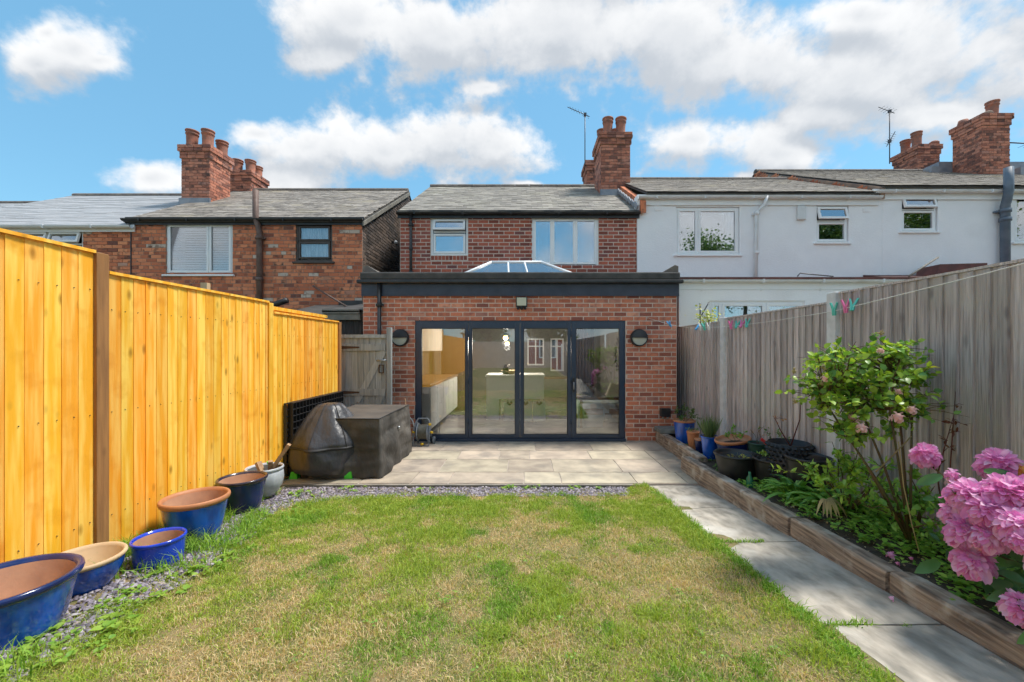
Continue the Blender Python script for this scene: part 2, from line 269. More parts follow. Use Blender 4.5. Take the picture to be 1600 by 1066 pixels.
 stone=pm('grey_stone_slab', (.24, .25, .24), (.16, .17, .16), 9, rough=.9, bump=.6),
)
# ------------------------------------------------------------------ building helpers
def tag(o, label=None, cat=None, group=None, kind=None):
    if label: o['label'] = label
    if cat: o['category'] = cat
    if group: o['group'] = group
    if kind: o['kind'] = kind
    return o
def thing(name, loc, label, cat, group=None):
    o = bpy.data.objects.new(name, None); COL.objects.link(o); o.location = loc; o.empty_display_size = .1
    return tag(o, label, cat, group)
def place(name, me, parent=None, kind=None):
    o = bpy.data.objects.new(name, me); COL.objects.link(o)
    if parent is not None:
        o.parent = parent
        if parent.type == 'EMPTY' or parent.get('own_origin'): o.location = -Vector(parent.location)
    if kind: o['kind'] = kind
    return o
class MB:
    def __init__(s): s.v = []; s.f = []; s.m = []; s.mi = 0; s.sm = []
    def add(s, vs, fs, smooth=False):
        n = len(s.v); s.v.extend([tuple(v) for v in vs])
        for f in fs: s.f.append(tuple(i + n for i in f)); s.m.append(s.mi); s.sm.append(smooth)
        return s
    def box(s, a, b, rot=None, c=None):
        x0, y0, z0 = a; x1, y1, z1 = b
        vs = [Vector(p) for p in ((x0, y0, z0), (x1, y0, z0), (x1, y1, z0), (x0, y1, z0), (x0, y0, z1), (x1, y0, z1), (x1, y1, z1), (x0, y1, z1))]
        if rot is not None:
            c = Vector(c) if c is not None else sum(vs, Vector()) / 8
            vs = [rot @ (v - c) + c for v in vs]
        return s.add(vs, [(0, 3, 2, 1), (4, 5, 6, 7), (0, 1, 5, 4), (1, 2, 6, 5), (2, 3, 7, 6), (3, 0, 4, 7)])
    def cbox(s, c, sz, rot=None):
        c = Vector(c); h = Vector(sz) / 2; return s.box(c - h, c + h, rot, c)
    def prism(s, poly, d):                   # closed outline swept by vector d
        n = len(poly); poly = [Vector(p) for p in poly]; d = Vector(d)
        return s.add(poly + [p + d for p in poly], [tuple(range(n))[::-1], tuple(range(n, 2 * n))] + [(i, (i + 1) % n, n + (i + 1) % n, n + i) for i in range(n)])
    def tube(s, pts, r, seg=8, caps=True):
        pts = [Vector(p) for p in pts]; n = len(pts); rr = r if isinstance(r, (list, tuple)) else [r] * n; vs = []; up = None
        for i, p in enumerate(pts):
            t = (pts[min(i + 1, n - 1)] - pts[max(i - 1, 0)]).normalized()
            if up is None: up = Vector((0, 0, 1)) if abs(t.z) < .9 else Vector((0, 1, 0))
            a = t.cross(up).normalized(); b = a.cross(t).normalized(); up = b
            for k in range(seg):
                q = 2 * math.pi * k / seg; vs.append(p + (a * math.cos(q) + b * math.sin(q)) * rr[i])
        fs = [(i * seg + k, i * seg + (k + 1) % seg, (i + 1) * seg + (k + 1) % seg, (i + 1) * seg + k) for i in range(n - 1) for k in range(seg)]
        if caps: fs += [tuple(range(seg))[::-1], tuple(range((n - 1) * seg, n * seg))]
        return s.add(vs, fs, True)
    def lathe(s, prof, c, seg=40, tilt=None, fn=None):
        vs = []; c = Vector(c)
        for r, z in prof:
            for k in range(seg):
                q = 2 * math.pi * k / seg; rr = r * (fn(q, z) if fn else 1)
                v = Vector((rr * math.cos(q), rr * math.sin(q), z))
                if tilt is not None: v = tilt @ v
                vs.append(c + v)
        return s.add(vs, [(i * seg + k, i * seg + (k + 1) % seg, (i + 1) * seg + (k + 1) % seg, (i + 1) * seg + k) for i in range(len(prof) - 1) for k in range(seg)], True)
    def ball(s, c, r, seg=12, rings=7, sc=(1, 1, 1)):
        prof = [(max(1e-4, r * math.sin(math.pi * i / rings)), -r * math.cos(math.pi * i / rings)) for i in range(rings + 1)]
        c = Vector(c); vs = [c + Vector((p * math.cos(2 * math.pi * k / seg) * sc[0], p * math.sin(2 * math.pi * k / seg) * sc[1], z * sc[2])) for p, z in prof for k in range(seg)]
        return s.add(vs, [(i * seg + k, i * seg + (k + 1) % seg, (i + 1) * seg + (k + 1) % seg, (i + 1) * seg + k) for i in range(rings) for k in range(seg)], True)
    def mesh(s, name, mats):
        me = bpy.data.meshes.new(name); me.from_pydata(s.v, [], s.f)
        for m in (mats if isinstance(mats, (list, tuple)) else [mats]): me.materials.append(m)
        me.polygons.foreach_set('material_index', s.m); me.polygons.foreach_set('use_smooth', s.sm); me.update(); return me
    def build(s, name, mats, parent=None, kind=None, bevel=0):
        o = place(name, s.mesh(name, mats), parent, kind)
        if bevel:
            b = o.modifiers.new('bevel', 'BEVEL'); b.width = bevel; b.segments = 2; b.limit_method = 'ANGLE'
        return o
def one(name, mat, parent, *boxes, **k):
    m = MB()
    for a, b in boxes: m.box(a, b)
    return m.build(name, mat, parent, **k)
def npmesh(name, V, Fq, mat, col=None, smooth=False):        # V (n,3), Fq list of index arrays (m,k)
    me = bpy.data.meshes.new(name); me.vertices.add(len(V)); me.vertices.foreach_set('co', np.asarray(V, np.float32).ravel())
    lt = np.concatenate([np.full(len(f), f.shape[1], np.int32) for f in Fq]); idx = np.concatenate([f.ravel() for f in Fq]).astype(np.int32)
    me.loops.add(len(idx)); me.loops.foreach_set('vertex_index', idx); me.polygons.add(len(lt))
    me.polygons.foreach_set('loop_start', np.concatenate([[0], np.cumsum(lt)[:-1]]).astype(np.int32)); me.polygons.foreach_set('loop_total', lt)
    if smooth: me.polygons.foreach_set('use_smooth', np.ones(len(lt), bool))
    if col is not None:
        a = me.color_attributes.new('col', 'FLOAT_COLOR', 'POINT'); c = np.ones((len(V), 4), np.float32); c[:, :3] = col; a.data.foreach_set('color', c.ravel())
    me.materials.append(mat); me.update(); me.validate(); return me
def bevbox(name, sx, sy, sz, b, mat):        # a slightly rounded piece, centred
    import bmesh
    bm = bmesh.new(); bmesh.ops.create_cube(bm, size=1)
    for v in bm.verts: v.co = Vector((v.co.x * sx, v.co.y * sy, v.co.z * sz))
    if b: bmesh.ops.bevel(bm, geom=bm.edges[:], offset=b, segments=1, affect='EDGES')
    me = bpy.data.meshes.new(name); bm.to_mesh(me); bm.free(); me.materials.append(mat); return me
QUOTA = {}
def lay(part, key, name, O, U, V, wid, hei, bl, bh, gap, th, mat, holes=(), nmax=300, tilt=0, jit=.0015, stag=.5, proud=.0, order='low', bev=.003, extra=None, header=0):
    """Courses of bricks or slates on the plane O + u*U + v*V; the first nmax (per key) are objects, the rest one joined part."""
    O = Vector(O); U = Vector(U).normalized(); V = Vector(V).normalized(); Nn = U.cross(V).normalized()
    rows = int(math.ceil(hei / bh - 1e-6)); pcs = []
    for r in range(rows):
        v0 = r * bh; v1 = min(v0 + bh, hei)
        if v1 - v0 < bh * .35: continue
        L_ = bl * (.5 if header and r % header == header - 1 else 1)
        u = -L_ * stag * (r % 2) - (random.random() * .02)
        if stag and not header and r % 2: u = -bl * stag
        segs = []
        while u < wid:
            a, b = max(0, u), min(wid, u + L_); u += L_
            if b - a > bl * .12: segs.append((a, b))
        for h in holes:
            ns = []
            for a, b in segs:
                if h[1] < (v0 + v1) / 2 < h[3] and b > h[0] and a < h[2]:
                    if a < h[0] - .03: ns.append((a, h[0]))
                    if b > h[2] + .03: ns.append((h[2], b))
                else: ns.append((a, b))
            segs = ns
        pcs += [(a, b, v0, v1) for a, b in segs]
    base = bevbox(name, bl - gap, bh - gap + (bh * .25 if tilt else 0), th, bev, mat)
    k = sorted(range(len(pcs)), key=(lambda i: (pcs[i][2], random.random())) if order == 'low' else (lambda i: (-pcs[i][2], random.random())))
    used = QUOTA.get(key, 0); nob = max(0, min(nmax - used, len(pcs))); QUOTA[key] = used + nob
    if len(pcs) - nob < 12 and used + len(pcs) <= 312: nob = len(pcs)
    chosen = set(k[:nob]); BV = np.array([v.co[:] for v in base.vertices]); BF = [tuple(p.vertices) for p in base.polygons]
    own = part.type == 'EMPTY'; base_off = Vector(part.location) if own else Vector()
    VV = []; FF = []; nv = 0
    Rm = Matrix((U, V, Nn)).transposed()
    if tilt: Rm = Rm @ Matrix.Rotation(tilt, 3, 'X')
    for i, (a, b, v0, v1) in enumerate(pcs):
        c = O + U * ((a + b) / 2) + V * ((v0 + v1) / 2) + Nn * (proud + random.uniform(-jit, jit))
        sx = max(.05, (b - a - gap)) / (bl - gap); sy = 1 if v1 - v0 > bh * .98 else (v1 - v0) / bh
        if extra: 
            q = extra(c, b - a)
            if q is None: continue
        Q = Rm @ Matrix.Rotation(random.uniform(-1, 1) * jit * 3, 3, 'Z') @ Matrix.Diagonal((sx, sy, 1))
        if i in chosen:
            o = bpy.data.objects.new(name, base); COL.objects.link(o); o.parent = part
            o.matrix_local = Matrix.Translation(c - base_off) @ Q.to_4x4()
        else:
            VV.append(BV @ np.array(Q).T + np.array(c)); FF += [tuple(j + nv for j in f) for f in BF]; nv += len(BV)
    if VV:
        me = bpy.data.meshes.new(name + 's'); me.from_pydata(np.concatenate(VV).tolist(), [], FF); me.materials.append(mat)
        place({'brick': 'brickwork', 'slate': 'slating'}.get(name, name + '_work'), me, part, 'stuff')
def vnoise(x, y, sc, seed):
    r = np.random.default_rng(seed).random((64, 64)); x = x * sc + 100; y = y * sc + 100
    xi = np.floor(x).astype(int); yi = np.floor(y).astype(int); fx = x - xi; fy = y - yi; fx = fx * fx * (3 - 2 * fx); fy = fy * fy * (3 - 2 * fy)
    g = lambda a, b: r[a % 64, b % 64]
    return (g(xi, yi) * (1 - fx) + g(xi + 1, yi) * fx) * (1 - fy) + (g(xi, yi + 1) * (1 - fx) + g(xi + 1, yi + 1) * fx) * fy
def fbm(x, y, sc, seed, o=4):
    s = 0; a = 1; t = 0
    for i in range(o): s = s + a * vnoise(x, y, sc * 2 ** i, seed + i); t += a; a *= .5
    return s / t
TV = np.array([(0, 0), (.28, .42), (.28, 0), (.28, -.42), (.65, .40), (.65, 0), (.65, -.40), (1, 0)])
TF3 = np.array([(0, 2, 1), (0, 3, 2), (4, 5, 7), (5, 6, 7)]); TF4 = np.array([(1, 2, 5, 4), (2, 3, 6, 5)])
def leafverts(P, Dv, Nv, Ln, Wd, fold=.25, droop=.25):
    P = np.asarray(P, float); Dv = np.asarray(Dv, float); Nv = np.asarray(Nv, float); Dv /= np.linalg.norm(Dv, axis=1)[:, None] + 1e-9
    Sv = np.cross(Nv, Dv); Sv /= np.linalg.norm(Sv, axis=1)[:, None] + 1e-9; Nn = np.cross(Dv, Sv)
    Ln = np.broadcast_to(Ln, (len(P),)).astype(float); Wd = np.broadcast_to(Wd, (len(P),)).astype(float)
    t = TV[:, 0][None, :, None]; s = TV[:, 1][None, :, None]
    return P[:, None] + Dv[:, None] * t * Ln[:, None, None] + Sv[:, None] * s * Wd[:, None, None] + Nn[:, None] * (np.abs(s) * fold * Wd[:, None, None] - droop * t ** 2 * Ln[:, None, None])
def leaves(name, P, Dv, Nv, Ln, Wd, col, mat, parent=None, kind=None, fold=.25, droop=.25):
    V = leafverts(P, Dv, Nv, Ln, Wd, fold, droop); n = len(V); off = (np.arange(n) * 8)[:, None, None]
    C = np.repeat(np.asarray(col)[:, None, :], 8, axis=1).reshape(-1, 3)
    me = npmesh(name, V.reshape(-1, 3), [(TF3[None] + off).reshape(-1, 3), (TF4[None] + off).reshape(-1, 4)], mat, C, True)
    return place(name, me, parent, kind)
def rdir(n, up=.3, g=None):
    v = (g or rng).normal(size=(n, 3)); v[:, 2] = v[:, 2] * .6 + up; return v / np.linalg.norm(v, axis=1)[:, None]
def gcol(n, a, b, g=None):
    t = (g or rng).random((n, 1)); return np.array(a) * (1 - t) + np.array(b) * t
def smooth(a, b, x):
    t = np.clip((x - a) / (b - a), 0, 1); return t * t * (3 - 2 * t)
def zg(x, y):
    x = np.asarray(x, float); y = np.asarray(y, float)
    return np.where(y < 4.83, .084 * (4.83 - np.maximum(y, -1.5)), 0) - .035 + .026 * smooth(1.1, 1.4, x)
# ------------------------------------------------------------------ buildings
def panel(name, mat, parent, x0, x1, z0, z1, y0, y1, holes=(), kind=None):
    xs = sorted({x0, x1, *[min(max(h[0], x0), x1) for h in holes], *[min(max(h[2], x0), x1) for h in holes]}); m = MB()
    for a, b in zip(xs, xs[1:]):
        if b - a < 1e-5: continue
        hs = sorted([(h[1], h[3]) for h in holes if h[0] < (a + b) / 2 < h[2]]); z = z0
        for lo, hi in hs:
            if lo > z: m.box((a, y0, z), (b, y1, lo))
            z = max(z, hi)
        if z < z1: m.box((a, y0, z), (b, y1, z1))
    return m.build(name, mat, parent, kind)
def ring(m, x0, z0, x1, z1, y0, y1, t, rot=None, c=None):
    for a, b in (((x0, y0, z0), (x0 + t, y1, z1)), ((x1 - t, y0, z0), (x1, y1, z1)), ((x0 + t, y0, z0), (x1 - t, y1, z0 + t)), ((x0 + t, y0, z1 - t), (x1 - t, y1, z1))):
        m.box(a, b, rot, c)
def window(root, D, rect, lights, mat='upvc', gl='glass_up', behind='dark_in', rec=.03, t=.045, sill=True, open_=(), blind=None, net=None, label=None, ct=.05):
    """rect and lights are outlines in photograph pixels on the plane y = D"""
    x0, z1, x1, z0 = ax(rect[0], D), az(rect[1], D), ax(rect[2], D), az(rect[3], D)
    y = D + rec; m = MB(); ring(m, x0, z0, x1, z1, y, y + .07, t)
    L = sorted(lights, key=lambda q: q[0])
    for q in lights:                                    # mullions and transoms
        lx0, lz1, lx1, lz0 = ax(q[0], D), az(q[1], D), ax(q[2], D), az(q[3], D)
        if lx1 < x1 - t - .03: m.box((lx1 - .002, y + .001, z0 + t), (lx1 + .035, y + .069, z1 - t))
        if lz0 > z0 + t + .05: m.box((lx0, y + .002, lz0 - .03), (lx1, y + .068, lz0 + .002))
    w = m.build('window', M[mat], root)
    if label: w['label'] = label
    for i, q in enumerate(lights):
        lx0, lz1, lx1, lz0 = ax(q[0], D), az(q[1], D), ax(q[2], D), az(q[3], D)
        rot = None; c = None; dy = 0
        if i in open_: rot = Matrix.Rotation(R(-16 if mat == 'upvc' else -12), 3, 'X'); c = ((lx0 + lx1) / 2, y - .02, lz1); dy = -.02
        cm = MB(); ring(cm, lx0, lz0, lx1, lz1, y - .018 + dy, y + .03 + dy, ct, rot, c); cm.build('casement', M[mat], w, bevel=.006)
        one_ = MB().box((lx0 + ct - .004, y + .008 + dy, lz0 + ct - .004), (lx1 - ct + .004, y + .014 + dy, lz1 - ct + .004), rot, c); one_.build('pane', M[gl], w)
    if sill: one('sill', M[mat], w, ((x0 - .06, D - .05, z0 - .045), (x1 + .06, D + .05, z0 - .002)), bevel=.008)
    rm = MB(); a0 = D + .11; a1 = D + .9
    rm.add([(x0, a0, z0), (x1, a0, z0), (x1, a0, z1), (x0, a0, z1), (x0 - .3, a1, z0 - .3), (x1 + .3, a1, z0 - .3), (x1 + .3, a1, z1 + .1), (x0 - .3, a1, z1 + .1)],
           [(4, 5, 6, 7), (0, 1, 5, 4), (3, 7, 6, 2), (0, 4, 7, 3), (1, 2, 6, 5)])
    rm.build('room_lining', M[behind], w)
    if blind:
        k = 0; z = z1 - .03
        bm_ = MB()
        while z > z0 + .05:
            bm_.cbox(((x0 + x1) / 2, D + .10, z), (x1 - x0 - .06, .054, .004), Matrix.Rotation(R(64), 3, 'X')); z -= .056
        bm_.build('blind', M['blind'], w)
    if net:
        n = 60; vs = []; a, b = net
        for i in range(n + 1):
            xx = x0 + (x1 - x0) * i / n; yy = D + .13 + .018 * math.sin(i * 1.7)
            vs += [(xx, yy, az(b, D)), (xx, yy, az(a, D))]
        nm = MB(); nm.add(vs, [(2 * i, 2 * i + 2, 2 * i + 3, 2 * i + 1) for i in range(n)], True); nm.build('net_curtain', M['net'], w)
    return w
def wr(rect, D): return (ax(rect[0], D), az(rect[3], D), ax(rect[2], D), az(rect[1], D))     # rect -> x0,z0,x1,z1
def gutter(root, mat, x0, x1, z, y, r=.055, fascia=.14, fm=None, name='gutter'):
    m = MB(); n = 9; vs = []
    for x in (x0, x1):
        for rr in (r, r - .006):
            for k in range(n):
                q = math.pi + math.pi * k / (n - 1); vs.append((x, y - r + math.cos(q) * rr, z + math.sin(q) * rr))
    fs = []
    for k in range(n - 1): fs += [(k, k + 1, 2 * n + k + 1, 2 * n + k), (n + k, 3 * n + k, 3 * n + k + 1, n + k + 1)]
    fs += [(0, 2 * n, 3 * n, n), (n - 1, 2 * n - 1, 4 * n - 1, 3 * n - 1)]
    for o in (0, 2 * n): fs += [(o + k, o + n + k, o + n + k + 1, o + k + 1) for k in range(n - 1)]
    m.add(vs, fs, False)
    x = x0 + .4
    while x < x1: m.box((x, y - 2 * r - .006, z - r - .006), (x + .03, y, z + .01)); x += 1.1
    g = m.build(name, M[mat], root)
    if fascia: one('fascia_board', M[fm or mat], root, ((x0, y + .004, z - .06 - fascia + .08), (x1, y + .03, z + .06)))
    return g
def pipe(root, mat, pts, r, collars=(), name='downpipe'):
    m = MB().tube(pts, r, 12)
    for c in collars: m.tube([Vector(c) - Vector((0, 0, .04)), Vector(c) + Vector((0, 0, .04))], r * 1.25, 12)
    for c in collars[::2]: m.box((c[0] - r * 1.9, c[1] + r * .3, c[2] - .02), (c[0] + r * 1.9, c[1] + r * 1.3, c[2] + .02))
    return m.build(name, M[mat], root)
def chimney(root, key, x0, x1, y0, y1, z0, z1, mat='brick_chim', pots=(), capm='mortar_old', quota=300, right=True, faces='fs'):
    """stack with oversailing courses, laid in brick on its front and on the side that shows"""
    core = MB().box((x0 + .012, y0 + .012, z0), (x1 - .012, y1, z1 - .02)).build('chimney_stack', M['mortar_old'], root)
    bh, bl = .08, .235; zt = z1 - .32
    n = int((zt - z0) / bh); zt = z0 + n * bh
    lay(core, key, 'brick', (x0, y0 + .03, z0), (1, 0, 0), (0, 0, 1), x1 - x0, zt - z0, bl, bh, .010, .06, M[mat], nmax=quota, order='high')
    if right: lay(core, key, 'brick', (x1 - .03, y0 + .02, z0), (0, 1, 0), (0, 0, 1), y1 - y0 - .02, zt - z0, bl, bh, .010, .06, M[mat], nmax=quota, order='high')
    else: lay(core, key, 'brick', (x0 + .03, y1, z0), (0, -1, 0), (0, 0, 1), y1 - y0 - .02, zt - z0, bl, bh, .010, .06, M[mat], nmax=quota, order='high')
    z = zt
    for k, e in enumerate((.03, .03, .065, .065)):
        hh = (z1 - .02 - zt) / 4
        MB().box((x0 - e + .02, y0 - e + .02, z - .001), (x1 + e - .02, y1 + e - .02, z + hh - .001)).build('oversail_bed', M['mortar_old'], core)
        lay(core, key, 'brick', (x0 - e, y0 - e + .03, z), (1, 0, 0), (0, 0, 1), x1 - x0 + 2 * e, hh, bl, hh, .010, .06, M[mat], nmax=quota, order='high', stag=.5)
        if right: lay(core, key, 'brick', (x1 + e - .03, y0 - e + .02, z), (0, 1, 0), (0, 0, 1), y1 - y0 + 2 * e, hh, bl, hh, .010, .06, M[mat], nmax=quota, order='high')
        else: lay(core, key, 'brick', (x0 - e + .03, y1 + e, z), (0, -1, 0), (0, 0, 1), y1 - y0 + 2 * e, hh, bl, hh, .010, .06, M[mat], nmax=quota, order='high')
        z += hh
    fl = MB(); cx = (x0 + x1) / 2; cy = (y0 + y1) / 2                          # mortar flaunching
    fl.add([(x0 - .04, y0 - .04, z), (x1 + .04, y0 - .04, z), (x1 + .04, y1 + .04, z), (x0 - .04, y1 + .04, z), (x0 + .08, y0 + .08, z + .06), (x1 - .08, y0 + .08, z + .06), (x1 - .08, y1 - .08, z + .06), (x0 + .08, y1 - .08, z + .06)],
           [(4, 5, 6, 7), (0, 1, 5, 4), (1, 2, 6, 5), (2, 3, 7, 6), (3, 0, 4, 7)])
    fl.build('flaunching', M['mortar_old'], core)
    for (x, y, h, r) in pots:
        pr = [(r * .86, 0), (r * .86, h * .10), (r * .82, h * .14), (r * .86, h * .60), (r * .88, h * .70), (r * .98, h * .74), (r * .98, h * .80), (r * .90, h * .84), (r * .92, h * .90), (r * 1.03, h * .93), (r * 1.03, h), (r * .80, h), (r * .74, h * .9), (r * .7, h * .3), (.001, h * .3)]
        MB().lathe(pr, (x, y, z + .03), 20, Matrix.Rotation(random.uniform(-.03, .03), 3, 'Y')).build('chimney_pot', M['pot_clay'], core)
    one('lead_apron', M['lead'], core, ((x0 - .03, y0 - .05, z0 - .22), (x1 + .03, y0 - .002, z0 + .1)))
    return core
def roof(root, key, x0, x1, y0, z0, y1, z1, mat, name='slate', bl=.26, bh=.2, nmax=300, over=.18, ridge_=True, th=.012):
    """front slope (laid piece by piece) and a plain back slope"""
    sl_ = Vector((0, y1 - y0, z1 - z0)); n_ = Vector((0, -(z1 - z0), y1 - y0)).normalized(); e = sl_.normalized() * over
    a = Vector((x0, y0, z0)) - e; L_ = sl_.length + over; m = MB()
    t = n_ * -.05; b = a + sl_ + e
    m.add([a + t * .3, Vector((x1, a.y, a.z)) + t * .3, Vector((x1, b.y, b.z)) + t * .3, b + t * .3, a + t, Vector((x1, a.y, a.z)) + t, Vector((x1, b.y, b.z)) + t, b + t,
           (x1, 2 * b.y - a.y, a.z), (x0, 2 * b.y - a.y, a.z)],
          [(0, 1, 2, 3), (7, 6, 5, 4), (0, 4, 5, 1), (1, 5, 6, 2), (0, 3, 7, 4), (3, 2, 8, 9), (9, 8, 6, 7)])
    rf = m.build('roof', M['felt'], root)
    lay(rf, key, name, a + Vector((0.0, 0, 0)), (1, 0, 0), sl_, x1 - x0, L_, bl, bh, .006, th, M[mat], nmax=nmax, tilt=R(-2.2), jit=.003, proud=.012, bev=0)
    if ridge_:
        x = x0; 
        while x < x1 - .05:
            w = min(.44, x1 - x) - .012; rm = MB(); vs = []; k = 8
            for xx in (x, x + w):
                for i in range(k + 1):
                    q = math.pi * i / k; vs.append((xx, y1 - math.cos(q) * .12, z1 - .03 + math.sin(q) * .10))
            rm.add(vs, [(i, i + 1, k + 2 + i, k + 1 + i) for i in range(k)] + [tuple(range(k + 1)), tuple(range(2 * k + 1, k, -1))], False)
            rm.build('ridge_tile', M['ridge'], rf); x += w + .012
    return rf
WY = 9.5
# ---- ground of the place
gv = [(x, y) for y in (-60, -20, -12, 40, 120, 400) for x in (-400, -60, -20, 20, 60, 400)]
g = MB(); g.add([(x, y, -.3) for x, y in gv], [(j * 6 + i, j * 6 + i + 1, (j + 1) * 6 + i + 1, (j + 1) * 6 + i) for j in range(5) for i in range(5)]); g.build('ground', M['ground'], None, 'structure')

# ---- the house in the middle: red brick upper storey
hx0, hx1 = ax(625, WY), ax(995, WY); ez, rz, ry = az(334, WY), az(292, 12.8), 12.8
H = thing('terraced_house', ((hx0 + hx1) / 2, WY, 0), 'red brick terraced house with grey slate roof rising behind the dark-edged extension', 'house')
w1, w2 = (673, 340, 731, 399), (831, 339, 935, 417)
hol = [wr(w1, WY), wr(w2, WY)]
wal = panel('wall', M['mortar'], H, hx0, hx1, 2.3, ez + .02, WY + .0045, WY + .25, hol)
hz0 = 3.02
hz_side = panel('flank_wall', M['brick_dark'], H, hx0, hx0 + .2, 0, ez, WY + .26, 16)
sill_cut = [(h[0] - hx0, h[1] - hz0, h[2] - hx0, h[3] - hz0) for h in hol]
lay(wal, 'H', 'brick', (hx0, WY + .04, hz0), (1, 0, 0), (0, 0, 1), hx1 - hx0, ez - hz0 - .03, .2415, .0872, .019, .08, M['brick_main'],
    holes=sill_cut + [(hol[0][0] - hx0, hol[0][1] - hz0 - .12, hol[0][2] - hx0, hol[0][1] - hz0)], nmax=215, order='high')
x = hol[0][0]
while x < hol[0][2] - .04:                       # row of headers under the small window
    MB().cbox((x + .043, WY + .04, hol[0][1] - .062), (.07, .08, .096)).build('header_brick', M['brick_main'], wal); x += .0845
window(H, WY, w1, [(677, 343, 727, 361), (677, 365, 727, 396)], open_=(0,), behind='obsc', sill=False)
window(H, WY, w2, [(834, 342, 863, 413), (863, 342, 899, 413), (899, 342, 932, 413)], behind='dark_in', sill=False)
roof(H, 'Hr', ax(622, WY), ax(998, WY), WY, ez + .05, ry, rz, 'slate', over=.10)
gutter(H, 'black', ax(618, 9.3), ax(1002, 9.3), az(333, 9.4) + .02, WY - .06)
pipe(H, 'black', [(ax(642, 9.42), 9.42, ez - .02), (ax(642, 9.42), 9.42, 2.9)], .034, [(ax(642, 9.42), 9.42, z) for z in (4.45, 3.9, 3.35)])
def cp(x0, x1, y0, y1, lst, h, r): return [(x0 + (x1 - x0) * a, y0 + (y1 - y0) * b, h * k, r) for a, b, k in lst]
cx0, cx1 = 2.12, 2.94
chimney(H, 'H', cx0, cx1, 11.4, 12.45, 5.92, az(204, 11.4) - .04, pots=cp(cx0, cx1, 11.4, 12.45, [(.28, .2, 1), (.72, .2, 1), (.2, .72, .9), (.68, .72, .9)], .47, .155), right=False)
chimney(H, 'H', cx0, cx1, 14.0, 14.9, 6.0, az(250, 14.0), right=False)
# raised party wall with lead soakers, right end of that roof
pw = MB(); pa = Vector((hx1 + .06, WY - .12, ez - .02)); pb = Vector((hx1 + .06, ry, rz))
pw.prism([pa, pb, pb + Vector((0, 0, .24)), pa + Vector((0, 0, .28))], (.12, 0, 0)); pw.build('party_wall', M['brick_old'], H)
for i in range(12):
    c = pa.lerp(pb, (i + .5) / 12) + Vector((-.075, 0, .13)); MB().cbox(c, (.03, .30, .10), Matrix.Rotation(R(31 + 8), 3, 'X')).build('lead_soaker', M['lead'], H)

# ---- television aerials
def aerial(base, h, label, yaw, tilt, n=7, L_=.9, second=False):
    t = thing('tv_aerial', base, label, 'aerial'); b = Vector(base)
    MB().tube([b, b + Vector((0, 0, h))], .016, 8).build('mast', M['aer'], t)
    def head(z, L_, yaw, tilt, n):
        m = MB(); d = Vector((math.cos(yaw) * math.cos(tilt), math.sin(yaw) * math.cos(tilt), math.sin(tilt))); s_ = Vector((-math.sin(yaw), math.cos(yaw), 0)); p = b + Vector((0, 0, z))
        m.tube([p - d * .18, p + d * (L_ - .18)], .012, 6)
        for i in range(n): q = p + d * (-.1 + (L_ - .1) * i / n); w = .2 - .012 * i; m.tube([q - s_ * w, q + s_ * w], .005, 5)
        m.box(p - Vector((.04, .04, .05)), p + Vector((.04, .04, .05))); m.build('yagi_head', M['aer'], t)
    head(h - .05, L_, yaw, tilt, n)
    if second: head(h * .42, .5, yaw + 2.0, 1.0, 6)
    return t
a = at(914, 262, 14.0); aerial(a, az(177, 14) - a.z, 'thin tv aerial on a mast beside the middle brick chimney', R(160), R(32))
a = at(1390, 256, 14.9); aerial(a, az(172, 14.9) - a.z, 'tv aerial with two heads standing left of the right-hand chimneys', R(175), R(25), 5, .6, True)
t = thing('tv_aerial', at(1578, 224, 13.0), 'aerial arm sticking out to the right of the tallest chimney', 'aerial')
MB().tube([at(1576, 223, 13.0), at(1640, 226, 13.0)], .02, 8).build('arm', M['aer'], t)
m = MB()
for k in range(5): p = at(1605 + k * 9, 225, 13.0); m.tube([p - Vector((0, .25, 0)), p + Vector((0, .25, 0))], .006, 5)
m.build('yagi_head', M['aer'], t)

# ---- brick house on the left
lx0, lx1 = ax(205, WY), ax(566, WY); lez, lrz, lry = az(345, WY), az(298, 13.2), 13.2
HL = thing('terraced_house', ((lx0 + lx1) / 2, WY, 0), 'old orange brick house with sooty gable wall and thick brown downpipe', 'house')
v1, v2 = (259, 348, 363, 429), (462, 349, 519, 409)
hol = [wr(v1, WY), wr(v2, WY)]
wal = panel('wall', M['mortar_old'], HL, lx0, lx1, -.1, lez + .05, WY + .006, WY + .25, hol)
zb = 2.2
lay(wal, 'HL', 'brick', (lx0, WY + .04, zb), (1, 0, 0), (0, 0, 1), lx1 - lx0, lez - zb - .02, .236, .083, .011, .08, M['brick_old'], holes=[(h[0] - lx0, h[1] - zb, h[2] - lx0, h[3] - zb) for h in hol], nmax=215, order='high', jit=.003, header=4)
window(HL, WY, v1, [(262, 351, 325, 426), (326, 351, 360, 426)], blind=True, gl='glass_door', label='white framed window with closed blind')
window(HL, WY, v2, [(466, 353, 515, 376), (466, 378, 515, 404)], mat='brownframe', net=(353, 404), gl='glass_door', behind='dark_in', label='dark brown window with net curtain', ct=.04)
rfL = roof(HL, 'HLr', lx0 - .1, lx1 + .03, WY, lez + .04, lry, lrz, 'slate_old', over=.12, nmax=300)
gutter(HL, 'black', ax(188, 9.35), ax(566, 9.35), az(342, 9.4), WY - .05)
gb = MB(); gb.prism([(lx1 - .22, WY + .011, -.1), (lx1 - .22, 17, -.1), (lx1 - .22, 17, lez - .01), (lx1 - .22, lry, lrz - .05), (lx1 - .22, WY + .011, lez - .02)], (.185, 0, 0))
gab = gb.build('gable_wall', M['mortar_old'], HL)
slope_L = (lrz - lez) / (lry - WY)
def under(c, w): return None if c.z > lez - .06 + slope_L * (c.y - WY) or c.z > lez + slope_L * (2 * lry - WY - c.y) else 1
